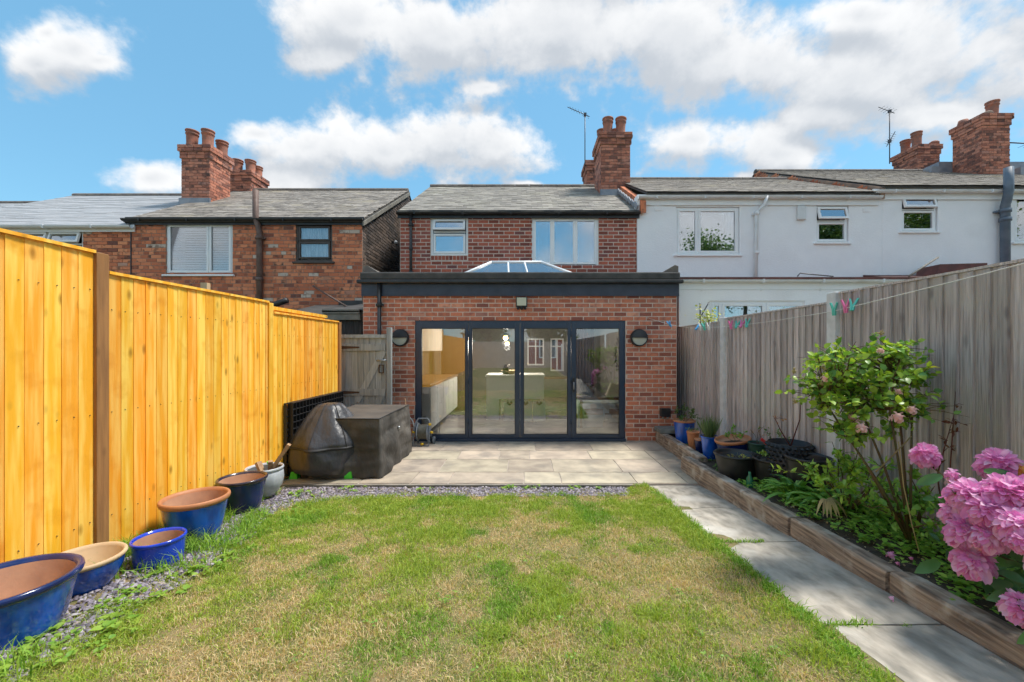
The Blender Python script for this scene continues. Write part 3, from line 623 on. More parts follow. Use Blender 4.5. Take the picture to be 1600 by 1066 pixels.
lay(gab, 'HL', 'brick', (lx1 - .02, WY + .02, 2.4), (0, 1, 0), (0, 0, 1), 4.6, lrz - 2.4, .236, .083, .014, .05, M['brick_dark'], nmax=0, jit=.004, extra=under)
vb = MB(); a = Vector((lx1 + .045, WY - .1, lez - .05)); b = Vector((lx1 + .045, lry, lrz - .05)); vb.prism([a, b, b + Vector((0, 0, -.1)), a + Vector((0, 0, -.1))], (.03, 0, 0)); vb.build('verge_board', M['greywood'], HL)
pxp = ax(402, 9.4)
pipe(HL, 'brownpipe', [(pxp - .04, 9.40, az(297, 9.4)), (pxp - .04, 9.40, az(340, 9.4)), (pxp, 9.42, az(352, 9.4)), (pxp + .03, 9.43, az(362, 9.4)), (pxp + .03, 9.43, 1.8)], .062, [(pxp + .03, 9.43, z) for z in (4.15, 3.2, 2.5)])
cL = [(-9.48, -8.69, 11.3, 12.09, az(316, 11.3), az(223, 11.3) - .05, [(.22, .2, 1), (.78, .2, 1.02), (.8, .85, .9)], .44), (-9.4, -8.69, 13.0, 13.77, 6.2, az(263, 13) - .05, [(.25, .2, 1), (.8, .25, 1), (.7, .85, 1)], .36)]
for a0, a1, b0, b1, z0, z1, pl, hh in cL: chimney(HL, 'HL', a0, a1, b0, b1, z0, z1, pots=cp(a0, a1, b0, b1, pl, hh, .16), right=True)
one('cable', M['black'], HL, ((lx0 - .012, WY - .012, 2.6), (lx0 + .012, WY - .001, lez - .2)))
t = thing('security_camera', at(607, 379, 11.9), 'small white and black floodlight high on the sooty gable wall in the alley', 'camera')
p = Vector((lx1, 11.6, az(379, 11.6)))
MB().box(p - Vector((-.005, .03, .03)), p + Vector((.09, .03, .03))).build('bracket', M['black'], t); MB().ball(p + Vector((.12, -.02, 0)), .05).build('housing', M['upvc'], t); MB().tube([p + Vector((.11, .02, -.02)), p + Vector((.11, .16, -.03))], .03).build('lamp', M['black'], t)

# ---- far left house
fx0, fx1 = -18.5, lx0 - .012; fez, frz = az(354, WY), az(306, 13)
HF = thing('terraced_house', (-13, WY, 0), 'pale slate roofed house at the far left with white gutter and open top windows', 'house')
f1 = (22, 360, 129, 398)
wal = panel('wall', M['mortar_old'], HF, fx0, fx1, -.1, fez, WY + .014, WY + .25, [wr(f1, WY)])
lay(wal, 'HF', 'brick', (-12.4, WY + .042, 2.6), (1, 0, 0), (0, 0, 1), fx1 + 12.4, fez - 2.6, .236, .083, .011, .08, M['brick_old'], holes=[(wr(f1, WY)[0] + 12.4, wr(f1, WY)[1] - 2.6, wr(f1, WY)[2] + 12.4, 9)], nmax=200, order='high', jit=.003)
window(HF, WY, f1, [(25, 363, 73, 380), (77, 363, 125, 380), (25, 384, 125, 396)], open_=(0, 1), gl='glass_up', sill=False)
rv = ax(118, 13)
roof(HF, 'HFr', rv, fx1 + .02, WY, fez + .06, 13, frz, 'slate_pale', bl=.6, bh=.16, over=.15)
gutter(HF, 'whitepipe', -18, ax(203, 9.35), az(352, 9.35), WY - .05, r=.065, fm='upvc')
HG = thing('terraced_house', (-17, WY, 0), 'lower slate roof at the very edge of the photo beyond the pale roofed house', 'house')
roof(HG, 'HGr', -24, rv - .04, WY, fez - .02, 13, az(318, 13), 'slate_pale', bl=.6, bh=.16, over=.15)
panel('wall', M['brick_old'], HG, -24, -18.6, -.1, fez, WY + .014, WY + .25)

# ---- white houses on the right
r0, r1 = hx1 + .004, ax(1377, WY); wez, wrz = az(306, WY), az(281, 12.8)
HW = thing('terraced_house', (5.4, WY, 0), 'white painted house joined to the right of the red brick one, wide window with curtain', 'house')
q1, q2 = (1056, 324, 1155, 398), (1275, 322, 1325, 379)
panel('wall', M['render'], HW, r0, r1, -.1, wez + .02, WY - .02, WY + .25, [wr(q1, WY), wr(q2, WY)])
window(HW, WY - .02, q1, [(1059, 327, 1090, 395), (1092, 327, 1152, 395)], label='wide white window with pale curtain at its right')
window(HW, WY - .02, q2, [(1277, 324, 1323, 344), (1277, 347, 1323, 377)], open_=(0,))
cm_ = MB(); vs = []
for i in range(25): vs += [(ax(1132 + i * .8, WY + .2), WY + .2 + .03 * math.sin(i * 1.9), az(396, WY)), (ax(1132 + i * .8, WY + .2), WY + .2 + .03 * math.sin(i * 1.9), az(326, WY))]
cm_.add(vs, [(2 * i, 2 * i + 2, 2 * i + 3, 2 * i + 1) for i in range(24)], True); cm_.build('curtain', M['net'], HW)
roof(HW, 'HWr', hx1 + .2, r1 - .12, WY, wez + .1, 12.8, wrz, 'slate_old', over=.12)
gutter(HW, 'whitepipe', ax(998, 9.35), ax(1379, 9.35), az(306, 9.35), WY - .06, r=.06, fascia=.2, fm='upvc')
pipe(HW, 'whitepipe', [(ax(1199, 9.35), 9.36, az(306, 9.35)), (ax(1195, 9.35), 9.38, az(320, 9.35)), (ax(1184, 9.35), 9.4, az(330, 9.35)), (ax(1182, 9.35), 9.4, 2.7)], .042, [(ax(1182, 9.4), 9.4, z) for z in (4.7, 3.8, 3.1)])
one('alarm_box', M['whitepipe'], HW, ((ax(1243, WY), WY - .09, az(345, WY)), (ax(1256, WY), WY - .021, az(323, WY))), bevel=.02)
one('air_vent', M['render'], HW, ((ax(1022, WY), WY - .035, az(330, WY)), (ax(1035, WY), WY - .021, az(322, WY))))
one('air_vent', M['render'], HW, ((ax(1347, WY), WY - .035, az(332, WY)), (ax(1360, WY), WY - .021, az(326, WY))))
e2, z2r, y2r = az(296, WY), az(268, 14.6), 14.6
HX = thing('terraced_house', (12, WY, 0), 'white painted house at the far right with blue-grey soil pipe', 'house')
s1, s2 = (1408, 305, 1464, 362), (1584, 302, 1660, 379)
panel('wall', M['render'], HX, r1 + .004, 20, -.1, e2 + .02, WY - .02, WY + .25, [wr(s1, WY), wr(s2, WY)])
window(HX, WY - .02, s1, [(1410, 307, 1461, 326), (1410, 329, 1461, 360)], open_=(0,), label='small white window with its top light open')
window(HX, WY - .02, s2, [(1587, 305, 1657, 376)])
roof(HX, 'HXr', r1 - .06, 20, WY, e2 + .1, y2r, z2r, 'slate_old', over=.14)
vg = MB(); a = Vector((r1 - .10, WY - .1, wez - .1)); b = Vector((r1 - .10, y2r, wez - .1)); c = Vector((r1 - .10, y2r, z2r - .05)); d = Vector((r1 - .10, WY - .1, e2 + .02)); vg.prism([a, b, c, d], (.10, 0, 0)); gw = vg.build('gable_upstand', M['mortar_old'], HX)
sx_ = (z2r - e2) / (y2r - WY)
lay(gw, 'HX', 'brick', (r1 - .095, y2r, wez), (0, -1, 0), (0, 0, 1), y2r - WY, z2r - wez, .236, .083, .012, .03, M['brick_old'], nmax=30, order='high', extra=lambda c, w: None if c.z > e2 - .03 + sx_ * (c.y - WY) or c.z < wez + .45 * (c.y - WY) else 1)
for i in range(5): MB().cbox((r1 - .13, 10.6 + i * .22, az(302, 10.6) + i * .115), (.02, .16, .14), Matrix.Rotation(R(40), 3, 'X')).build('lead_soaker', M['lead'], HX)
gutter(HX, 'whitepipe', ax(1370, 9.35), 20, az(297, 9.35), WY - .06, r=.062, fascia=.2, fm='upvc')
sp = ax(1572, 9.3)
pipe(HX, 'bluegrey', [(sp, 9.25, az(262, 9.25)), (sp, 9.25, az(298, 9.25)), (sp + .02, 9.30, az(312, 9.3)), (sp + .05, 9.36, az(320, 9.3)), (sp + .05, 9.36, 1.5)], .085, [(sp + .05, 9.36, z) for z in (4.75, 4.55, 3.2)], name='soil_pipe')
xx0, xx1 = 14.3, 15.16
chimney(HX, 'HX', xx0, xx1, 12.8, 13.7, 6.9, az(176, 12.8) - .02, pots=[(14.95, 13.1, .52, .17)], right=False, mat='brick_chim')
MB().tube([(14.45, 13.5, 8.9), (14.45, 13.5, 9.12)], [.17, .12], 14).build('clay_cowl', M['pot_clay'], HX); MB().ball((14.62, 12.95, 9.0), .14, sc=(1, 1, .8)).build('clay_cowl', M['mortar_old'], HX)
chimney(HX, 'HX', xx0, 15.1, 14.9, 15.9, 7.4, az(224, 14.9) - .02, pots=[(14.45, 15.1, .5, .17), (14.5, 15.6, .45, .17)], right=False, mat='brick_chim')
MB().ball((14.98, 15.0, 9.1), .16, sc=(1, 1, .7)).build('clay_cowl', M['pot_clay'], HX)
one('lead_box_gutter', M['lead'], HX, ((13.9, 13.75, 6.8), (20, 14.3, az(258, 14))), ((xx1 + .1, 12.6, 6.6), (20, 12.9, az(263, 12.7))))
one('roof_parapet', M['lead'], HX, ((13.6, 13.7, 7.2), (xx1, 13.78, az(260, 13.7))))
# ---- white lean-to in front of the white house
LD = 7.6; l0 = ax(1061, LD); q3 = (1108, 470, 1258, 540)
HT = thing('lean_to', (6, LD, 0), 'white single storey lean-to with long white gutter behind the grey fence', 'extension')
panel('wall', M['render'], HT, l0, 11.5, -.2, 2.75, LD, LD + .2, [wr(q3, LD)])
window(HT, LD, q3, [(1112, 474, 1128, 536), (1129, 474, 1196, 536), (1199, 474, 1254, 536)], sill=False)
vs = []
cm_ = MB()
for i in range(40): x = ax(1130 + i * 1.0, LD + .25); yy = LD + .25 + .03 * math.sin(i * 2.0); vs += [(x, yy, .4), (x, yy, az(473, LD))]
cm_.add(vs, [(2 * i, 2 * i + 2, 2 * i + 3, 2 * i + 1) for i in range(39)], True); cm_.build('curtain', M['net'], HT)
rm = MB(); rm.prism([(l0 - .05, LD - .1, az(433, 7.5)), (l0 - .05, WY - .03, 3.08), (l0 - .05, WY - .03, 2.8), (l0 - .05, LD - .1, az(436.5, 7.5))], (8.8, 0, 0)); rm.build('roof', M['clayroof'], HT)
gutter(HT, 'whitepipe', l0, 11.5, az(437, 7.5), LD - .01, r=.05, fascia=.2, fm='upvc')
gutter(HT, 'whitepipe', l0, 11.5, az(451, 7.5), LD + .03, r=.02, fascia=.03, fm='render', name='drip_trim')
t = thing('porch_roof', (11.3, 8.9, 2.9), 'small red clay tiled lean-to roof beside the blue-grey soil pipe', 'roof')
p0, p1 = ax(1402, 8.6), ax(1568, 8.6)
MB().prism([(p0, 8.5, az(436, 8.5)), (p0, WY - .03, az(429, 9.4)), (p0, WY - .03, az(436, 9.4) - .2), (p0, 8.5, az(439, 8.5))], (p1 - p0, 0, 0)).build('roof_deck', M['clayroof'], t)
MB().prism([(p0 + 1.1, 8.9, az(436, 8.9)), (p0 + 1.2, 8.9, az(413, 8.9)), (p1, 8.9, az(411, 8.9)), (p1, 8.9, az(436, 8.9))], (0, .5, 0)).build('tiled_hip', M['clayroof'], t)
t = thing('timber_strut', at(1430, 420, 7.9), 'pale stick leaning up from the lean-to roof below the small open window', 'pole'); MB().tube([at(1420, 432, 7.8), at(1466, 402, 8.4)], .018, 6).build('stick', M['greywood'], t)
t = thing('roof_bracket', at(1250, 430, 7.9), 'thin metal bar lying on the lean-to roof edge', 'bar'); MB().tube([at(1246, 432, 7.7), at(1250, 427, 7.7), at(1302, 432, 7.7)], .012, 6).build('bar', M['aer'], t)

# ---- the rear extension
EX = 7.07; e0, e1 = ax(567, EX), ax(1057.5, EX); ztop = az(425, 6.98)
E = thing('rear_extension', (0, EX, 0), 'flat roofed brick extension with dark fascia and four folding glass doors', 'extension')
d0, d1, dz = ax(648, EX), ax(977.5, EX), az(500, EX)
dho = (d0, -.05, d1, dz)
bz = az(463, EX)
wal = panel('wall', M['mortar'], E, e0, e1, -.06, ztop - .08, EX + .0045, EX + .28, [dho])
lay(wal, 'E', 'brick', (e0, EX + .04, .005), (1, 0, 0), (0, 0, 1), e1 - e0, bz - .005 + .02, .2175, .0768, .0155, .08, M['brick_ext'], holes=[(d0 - e0, -1, d1 - e0, dz - .005)], nmax=300, order='high')
lay(wal, 'Er', 'brick', (e1 - .032, EX + .02, .005), (0, 1, 0), (0, 0, 1), 2.3, bz, .2175, .0768, .011, .06, M['brick_ext'], nmax=0)
one('fascia_board', M['fascia'], E, ((e0 - .01, EX - .045, bz), (e1 + .012, EX + .009, az(441, 7.02))), ((e1 + .0, EX - .03, bz), (e1 + .03, WY - .05, az(441, 7.02) - .003)))
m = MB(); gz0, gz1 = az(442.5, 6.95), az(437, 6.95)
m.box((e0 - .06, 6.93, gz0), (e1 + .07, 7.035, gz1)); m.build('gutter', M['black'], E, bevel=.015)
par = MB(); par.box((e0 - .02, 6.975, gz1 + .004), (e1 + .03, 7.12, ztop)); par.box((e0 - .02, 7.12, gz1 + .004), (e0 + .12, WY - .03, ztop - .003)); par.box((e1 - .11, 7.12, gz1 + .004), (e1 + .03, WY - .03, ztop - .003))
par.build('parapet_kerb', M['felt'], E, bevel=.025)
lx_0, lx_1 = ax(718, 7.75), ax(903, 7.75)
panel('roof_deck', M['felt'], E, e0, e1, 0, 1, 0, 1)  if False else None
dk = MB(); zd = 2.62
for a, b in (((e0, 7.12, zd), (e1, 7.75, zd + .16)), ((e0, 8.75, zd), (e1, WY - .01, zd + .16)), ((e0, 7.75, zd), (lx_0 + .1, 8.75, zd + .16)), ((lx_1 - .1, 7.75, zd), (e1, 8.75, zd + .16))): dk.box(a, b)
dk.build('roof_deck', M['felt'], E)
for (p_, q_) in (((567, 425), (583, 417)), ((1060, 425), (1038, 417))):
    a = at(p_[0], p_[1], 7.1); s_ = 1 if q_[0] > p_[0] else -1
    MB().prism([a, a + Vector((0, 0, .10)), a + Vector((s_ * .06, 0, .12)), a + Vector((s_ * .26, 0, 0))], (0, 1.2, 0)).build('corner_upstand', M['ridge'], E)
# roof lantern
ln = MB(); zr0 = 2.98; zr1 = az(409, 8.2); A = [(lx_0, 7.75, zr0), (lx_1, 7.75, zr0), (lx_1, 8.75, zr0), (lx_0, 8.75, zr0)]; rr0, rr1 = (ax(768, 8.25), 8.25, zr1), (ax(846, 8.25), 8.25, zr1)
ring_ = MB()
for i in range(4): ring_.tube([A[i], A[(i + 1) % 4]], .045, 6)
for a, b in ((A[0], rr0), (A[3], rr0), (A[1], rr1), (A[2], rr1), (rr0, rr1)): ring_.tube([a, b], .03, 6)
for k in (.33, .66):
    for yy in (7.75, 8.75): ring_.tube([Vector((lx_0, yy, zr0)).lerp(Vector((lx_1, yy, zr0)), .25 + k * .5), Vector(rr0).lerp(Vector(rr1), k)], .018, 6)
lan = ring_.build('roof_lantern', M['upvc'], E)
one('kerb', M['upvc'], lan, ((lx_0 - .03, 7.72, 2.7), (lx_1 + .03, 7.78, 2.95)), ((lx_0 - .03, 8.72, 2.7), (lx_1 + .03, 8.78, 2.95)), ((lx_0 - .03, 7.78, 2.7), (lx_0 + .03, 8.72, 2.95)), ((lx_1 - .03, 7.78, 2.7), (lx_1 + .03, 8.72, 2.95)))
for f in ((A[0], A[1], rr1, rr0), (A[2], A[3], rr0, rr1), (A[3], A[0], rr0), (A[1], A[2], rr1)):
    MB().add(f, [tuple(range(len(f)))]).build('pane', M['glass_roof'], lan)
px_ = ax(592, 6.97)
pipe(E, 'black', [(px_, 6.99, gz0), (px_, 6.99, .05)], .034, [(px_, 6.99, z) for z in (2.35, 1.2, .5)])
# folding doors
fr = MB(); t_ = .06; ring(fr, d0, 0.0, d1, dz, EX + .02, EX + .10, t_); fr.box((d0, EX - .03, 0.0), (d1, EX + .019, .05)); dfr = fr.build('door_frame', M['anth'], E, bevel=.004)
one('trickle_vent', M['anth'], dfr, ((ax(797, EX), EX + .002, az(505.5, EX)), (ax(829, EX), EX + .019, az(502.5, EX))))
edges = [651, 731.5, 812.5, 892.5, 975]; gl = [(658, 727), (737, 805), (818, 887), (900, 968)]
for i in range(4):
    a, b = ax(edges[i], EX) + .003, ax(edges[i + 1], EX) - .003; z0, z1 = .055, dz - .05; g0, g1 = ax(gl[i][0], EX), ax(gl[i][1], EX); zg0, zg1 = az(679.5, EX), az(513, EX)
    m = MB(); y0, y1 = EX + .005, EX + .075
    for p_, q_ in (((a, y0, z0), (g0, y1, z1)), ((g1, y0, z0), (b, y1, z1)), ((g0, y0, z0), (g1, y1, zg0)), ((g0, y0, zg1), (g1, y1, z1))): m.box(p_, q_)
    dr = m.build('folding_door', M['anth'], E, bevel=.005)
    MB().box((g0 - .005, EX + .034, zg0 - .005), (g1 + .005, EX + .040, zg1 + .005)).build('pane', M['glass_door'], dr)
    bm_ = MB(); ring(bm_, g0 - .002, zg0 - .002, g1 + .002, zg1 + .002, EX + .012, EX + .032, .012); bm_.build('glazing_bead', M['black'], dr)
    if i in (0, 2): 
        for z in (.35, 1.05, 1.85): MB().tube([(b + .003, EX - .004, z - .05), (b + .003, EX - .004, z + .05)], .012, 8).build('hinge', M['anth'], dr)
    if i == 3:
        MB().box((a + .02, EX - .02, .85), (a + .055, EX + .004, 1.1)).build('lock_plate', M['black'], dr)
        MB().tube([(a + .037, EX - .02, 1.02), (a + .037, EX - .06, 1.02), (a + .037, EX - .06, .9)], .010, 8).build('handle', M['steel'], dr)
# interior shell
ix0, ix1, iy1, iz = e0 + .28, e1 - .28, 13.6, 2.45
ish = MB()
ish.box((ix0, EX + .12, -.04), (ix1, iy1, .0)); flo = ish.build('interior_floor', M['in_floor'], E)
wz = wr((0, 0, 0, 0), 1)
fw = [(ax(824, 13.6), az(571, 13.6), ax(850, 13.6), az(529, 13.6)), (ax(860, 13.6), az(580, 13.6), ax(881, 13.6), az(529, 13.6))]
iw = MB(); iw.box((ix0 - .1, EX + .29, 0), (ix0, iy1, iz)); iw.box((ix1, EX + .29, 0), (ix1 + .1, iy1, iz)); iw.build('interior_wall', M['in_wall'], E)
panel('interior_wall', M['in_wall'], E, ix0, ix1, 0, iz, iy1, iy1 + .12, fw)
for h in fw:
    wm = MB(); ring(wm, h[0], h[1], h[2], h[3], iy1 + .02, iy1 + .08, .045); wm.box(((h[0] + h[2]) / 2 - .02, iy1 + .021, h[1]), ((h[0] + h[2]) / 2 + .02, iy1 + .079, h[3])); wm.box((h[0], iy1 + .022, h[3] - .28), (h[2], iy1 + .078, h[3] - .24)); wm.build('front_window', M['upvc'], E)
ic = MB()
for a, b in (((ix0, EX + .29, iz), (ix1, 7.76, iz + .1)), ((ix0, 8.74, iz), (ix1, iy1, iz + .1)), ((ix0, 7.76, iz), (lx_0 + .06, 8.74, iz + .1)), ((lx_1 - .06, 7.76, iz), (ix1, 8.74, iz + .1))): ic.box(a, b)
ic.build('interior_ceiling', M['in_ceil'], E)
# house across the street, seen through
SH = thing('street_house', (1, 26, 0), 'red brick house across the street seen through the doors and front window', 'house')
one('wall', M['brick_main'], SH, ((-7, 26, -.3), (9, 26.3, 7)))
for wx in (-1.4, .9, 3.4):
    m = MB(); ring(m, wx, 1.0, wx + 1.1, 2.6, 25.9, 25.98, .08); m.box((wx + .52, 25.9, 1), (wx + .58, 25.98, 2.6)); m.build('window', M['upvc'], SH)
    one('pane', M['glass_up'], SH, ((wx + .08, 25.93, 1.08), (wx + 1.02, 25.95, 2.52)))
one('door', M['upvc'], SH, ((2.3, 25.9, -.3), (3.15, 25.98, 1.9)))
# ---- things inside
def lb(name, loc, label, cat, group=None): return thing(name, loc, label, cat, group)
t = lb('kitchen_units', (ix0 + .4, 8.6, 0), 'white kitchen base units with oak worktop seen through the leftmost glass door', 'cupboard')
ux = ax(688, 7.9) - .12
one('carcass', M['unit'], t, ((ix0 + .01, 7.5, .1), (ux, 10.5, .90))); one('worktop', M['worktop'], t, ((ix0 + .01, 7.47, .902), (ux + .03, 10.5, .945)), bevel=.005); one('plinth', M['dark_in'], t, ((ix0 + .01, 7.56, .0), (ux - .05, 10.5, .098)))
for k in range(5): MB().box((ux + .002, 7.53 + k * .6, .12), (ux + .02, 8.10 + k * .6, .88)).build('unit_door', M['unit'], t)
t = lb('wall_cabinet', (ix0 + .2, 8.5, 1.6), 'cream wall cupboard above the oak worktop', 'cupboard'); one('carcass', M['in_ceil'], t, ((ix0 + .01, 8.0, 1.55), (ix0 + .42, 10.4, 2.4)))
t = lb('tall_cupboard', (ix0 + .5, 11, 0), 'tall brown wooden cupboard behind the worktop end', 'cupboard'); one('carcass', M['wood_in'], t, ((ix0 + .35, 10.6, 0), (ix0 + 1.0, 11.3, 2.3)))
t = lb('chopping_boards', (ix0 + .25, 8.3, .95), 'round wooden boards standing on the oak worktop', 'board'); MB().tube([(ix0 + .14, 8.3, 1.12), (ix0 + .17, 8.3, 1.12)], .17, 24).build('board', M['worktop'], t)
iy = 9.2; I0, I1 = ax(760, iy), ax(850, iy)
t = lb('kitchen_island', ((I0 + I1) / 2, iy + .4, 0), 'white kitchen island with pale top in the middle of the room', 'island')
one('worktop', M['unit'], t, ((I0 - .02, iy - .02, .97), (I1 + .02, iy + .85, 1.01)), bevel=.006); one('body', M['unit'], t, ((I0, iy + .0, .47), (I1, iy + .8, .968))); one('end_panel', M['unit'], t, ((I0, iy + .003, 0), (I0 + .28, iy + .8, .468))); one('leg', M['unit'], t, ((I1 - .05, iy + .5, 0), (I1, iy + .8, .468)))
for k, (sx0, lab) in enumerate(((ax(787, iy), 'white box stool nearest the island end panel'), (ax(812, iy), 'white box stool in the middle of the three at the island'), (ax(833, iy), 'white box stool at the right end of the island'))):
    s = lb('box_stool', (sx0 + .13, iy + .1, 0), lab, 'stool', 'white stools tucked under the island')
    one('side_panel', M['unit'], s, ((sx0, iy - .06, 0), (sx0 + .27, iy - .03, .40))); one('seat', M['unit'], s, ((sx0, iy - .029, .37), (sx0 + .27, iy + .25, .40))); one('back_panel', M['unit'], s, ((sx0, iy + .22, 0), (sx0 + .27, iy + .249, .368)))
    MB().tube([(sx0 + .08, iy - .065, .41), (sx0 + .135, iy - .065, .36), (sx0 + .19, iy - .065, .41)], .03, 8).build('handle_hole', M['black'], s)
t = lb('fruit_bowl', (ax(797, 9.5), 9.5, 1.01), 'wide pale bowl on the island', 'bowl'); MB().lathe([(.02, 0), (.1, .01), (.22, .09), (.21, .09), (.1, .02)], (ax(797, 9.5), 9.5, 1.01), 24).build('bowl', M['cream'], t)
t = lb('penguin_jug', (ax(790, 9.4), 9.4, 1.01), 'small black and white kettle on the island left of the bowl', 'kettle')
MB().lathe([(.001, 0), (.07, .01), (.075, .1), (.05, .18), (.045, .22), (.001, .25)], (ax(790, 9.4), 9.4, 1.01), 16).build('body', M['black'], t); MB().tube([Vector((ax(790, 9.4) + .04, 9.36, 1.2)), Vector((ax(790, 9.4) + .1, 9.36, 1.24))], .015, 8).build('spout', M['upvc'], t)
for i, (px, py, lab) in enumerate(((790, 528, 'warm glowing pendant bulb, upper and nearer of the two'), (792.5, 537, 'warm glowing pendant bulb, lower and farther of the two'))):
    D_ = 9.7 if i == 0 else 11.2; p = at(px, py, D_); t = lb('pendant_lamp', (p.x, p.y, iz), lab, 'lamp', 'pendant lamps over the island')
    MB().ball(p, .055).build('bulb', M['bulb'], t); MB().tube([(p.x, p.y, iz), p + Vector((0, 0, .1))], .004, 6).build('flex', M['black'], t); MB().lathe([(.03, .04), (.05, .06), (.045, .12), (.01, .13)], p, 14).build('bulb_holder', M['darkart'], t)
    pl = bpy.data.lights.new('lamp_light', 'POINT'); po = bpy.data.objects.new('lamp_light', pl); COL.objects.link(po); pl.energy = 40; pl.color = (1, .9, .76); pl.shadow_soft_size = .08; po.location = -Vector(t.location) + p - Vector((0, 0, .12)); po.parent = t
sy = 8.6
t = lb('day_bed', (1.75, sy, 0), 'wooden framed day bed by the right-hand glass door', 'sofa')
for (a, b) in (((1.12, sy - .3), (1.17, sy - .25)), ((2.2, sy - .3), (2.25, sy - .25)), ((1.12, sy + .5), (1.17, sy + .55)), ((2.2, sy + .5), (2.25, sy + .55))): MB().box((a[0], a[1], 0), (b[0], b[1], .62)).build('leg', M['wood_in'], t)
one('rail', M['wood_in'], t, ((1.17, sy - .29, .26), (2.2, sy - .26, .38)), ((1.17, sy - .29, .56), (2.25, sy - .24, .61))); one('arm_rest', M['wood_in'], t, ((1.10, sy - .25, .56), (1.18, sy + .5, .61))); one('mattress', M['cushion'], t, ((1.16, sy - .25, .36), (2.2, sy + .5, .48)), bevel=.03)
tb = MB(); n = 22; vs = []
for i in range(n + 1):
    for j in range(n + 1):
        u, v = i / n, j / n; x = 1.02 + u * 1.2; d_ = v * 1.35
        if d_ < .75: y, z = sy + .5 - d_, .50
        else: y, z = sy - .27 - .03 * math.sin(u * 15), .50 - (d_ - .75) * (.9 if u < .5 else .35)
        if u < .1: z -= .25 * (1 - u * 10); x = 1.08
        vs.append((x, y, z + .012 * mnoise.noise(Vector((x * 6, y * 6, 0)))))
tb.add(vs, [(i * (n + 1) + j, (i + 1) * (n + 1) + j, (i + 1) * (n + 1) + j + 1, i * (n + 1) + j + 1) for i in range(n) for j in range(n)], True); o = tb.build('throw_blanket', M['throw']); tag(o, 'pale blue throw hanging over the wooden day bed', 'blanket')
for k, xx in enumerate((1.95, 2.12)):
    c = MB().cbox((xx, sy + .25 + k * .1, .66), (.34, .10, .34), Matrix.Rotation(R(-20), 3, 'X') @ Matrix.Rotation(R(25), 3, 'Y')); o = c.build('cushion', M['cushion'], None, bevel=.045); tag(o, ('front' if k == 0 else 'rear') + ' cream cushion propped on the day bed', 'cushion', 'cushions on the day bed')
t = lb('wall_wreath', (2.2, 9.9, 1.4), 'dark twiggy wreath hanging on the cream side wall', 'wreath')
m = MB()
for i in range(60):
    q = random.uniform(0, 2 * math.pi); p = Vector((ix1 - .04, 10.0 + .3 * math.cos(q), 1.45 + .3 * math.sin(q))); m.tube([p, p + Vector((-.05, random.uniform(-.14, .14), random.uniform(-.14, .14)))], .008, 5)
m.build('twigs', M['darkart'], t)
t = lb('dark_curtain', (1.5, 12.5, 1), 'dark curtain hanging at the back of the room', 'curtain'); m = MB(); vs = []
for i in range(30): vs += [(1.55 + i * .02, 12.6 + .04 * math.sin(i * 1.3), .05), (1.55 + i * .02, 12.6 + .04 * math.sin(i * 1.3), 2.3)]
m.add(vs, [(2 * i, 2 * i + 2, 2 * i + 3, 2 * i + 1) for i in range(29)], True); m.build('cloth', M['purple'], t)
t = lb('side_table', (1.0, 11.6, 0), 'low wooden bench below the front window', 'bench'); one('table_top', M['wood_in'], t, ((.1, 11.9, .72), (1.5, 12.4, .76)))
for xx in (.12, 1.44): one('leg', M['wood_in'], t, ((xx, 12.0, 0), (xx + .05, 12.3, .718)))
# ---- fixed to the extension wall
def wall_lamp(px, lab):
    c = at(px, 528, EX); t = thing('wall_lamp', (c.x, EX, c.z), lab, 'lamp', 'round bulkhead lamps either side of the doors'); r = .148
    rx = Matrix.Rotation(R(90), 3, 'X')
    MB().lathe([(r * .96, 0), (r, .01), (r, .06), (r * .93, .085), (r * .86, .088), (r * .86, .05)], (c.x, EX - .002, c.z), 36, rx).build('ring', M['black'], t)
    for nm, q0, q1, mt_, hh in (('eyelid_cover', 0, math.pi, 'black', .098), ('opal_diffuser', math.pi, 2 * math.pi, 'lampw', .075)):
        vs = [(c.x, EX - hh - .02, c.z)]; n = 18
        for j, (rr, yy) in enumerate(((.5, .015), (.87, 0))):
            for i in range(n + 1): q = q0 + (q1 - q0) * i / n; vs.append((c.x + r * rr * math.cos(q), EX - hh - yy * .9, c.z + r * rr * math.sin(q)))
        fs = [(0, 1 + i, 2 + i) for i in range(n)] + [(1 + i, n + 2 + i, n + 3 + i, 2 + i) for i in range(n)]
        MB().add(vs, fs, True).build(nm, M[mt_], t)
wall_lamp(626.5, 'round black lamp on the brick left of the folding doors'); wall_lamp(997.5, 'round black lamp on the brick right of the folding doors')
c = at(815, 474, EX); t = thing('floodlight', (c.x, EX, c.z), 'small square floodlight above the folding doors', 'floodlight')
one('housing', M['black'], t, ((c.x - .098, EX - .10, c.z - .075), (c.x + .098, EX - .055, c.z + .10)), bevel=.012); one('face', M['led'], t, ((c.x - .08, EX - .106, c.z - .05), (c.x + .08, EX - .101, c.z + .085)))
one('bracket', M['black'], t, ((c.x - .06, EX - .054, c.z - .08), (c.x + .06, EX, c.z - .04)))
for k in (-.06, 0, .06): MB().ball((c.x + k, EX - .07, c.z - .095), .026).build('sensor', M['black'], t)
c = at(1038, 644, EX); t = thing('outdoor_socket', (c.x, EX, c.z), 'black weatherproof socket box low on the brick beside the raised bed', 'socket')
one('box', M['black'], t, ((c.x - .085, EX - .09, c.z - .07), (c.x + .085, EX, c.z + .07)), bevel=.01)
for k in (-.04, .04): MB().tube([(c.x + k, EX - .05, c.z - .07), (c.x + k, EX - .05, c.z - .10)], .018, 10).build('plug', M['steel'], t)
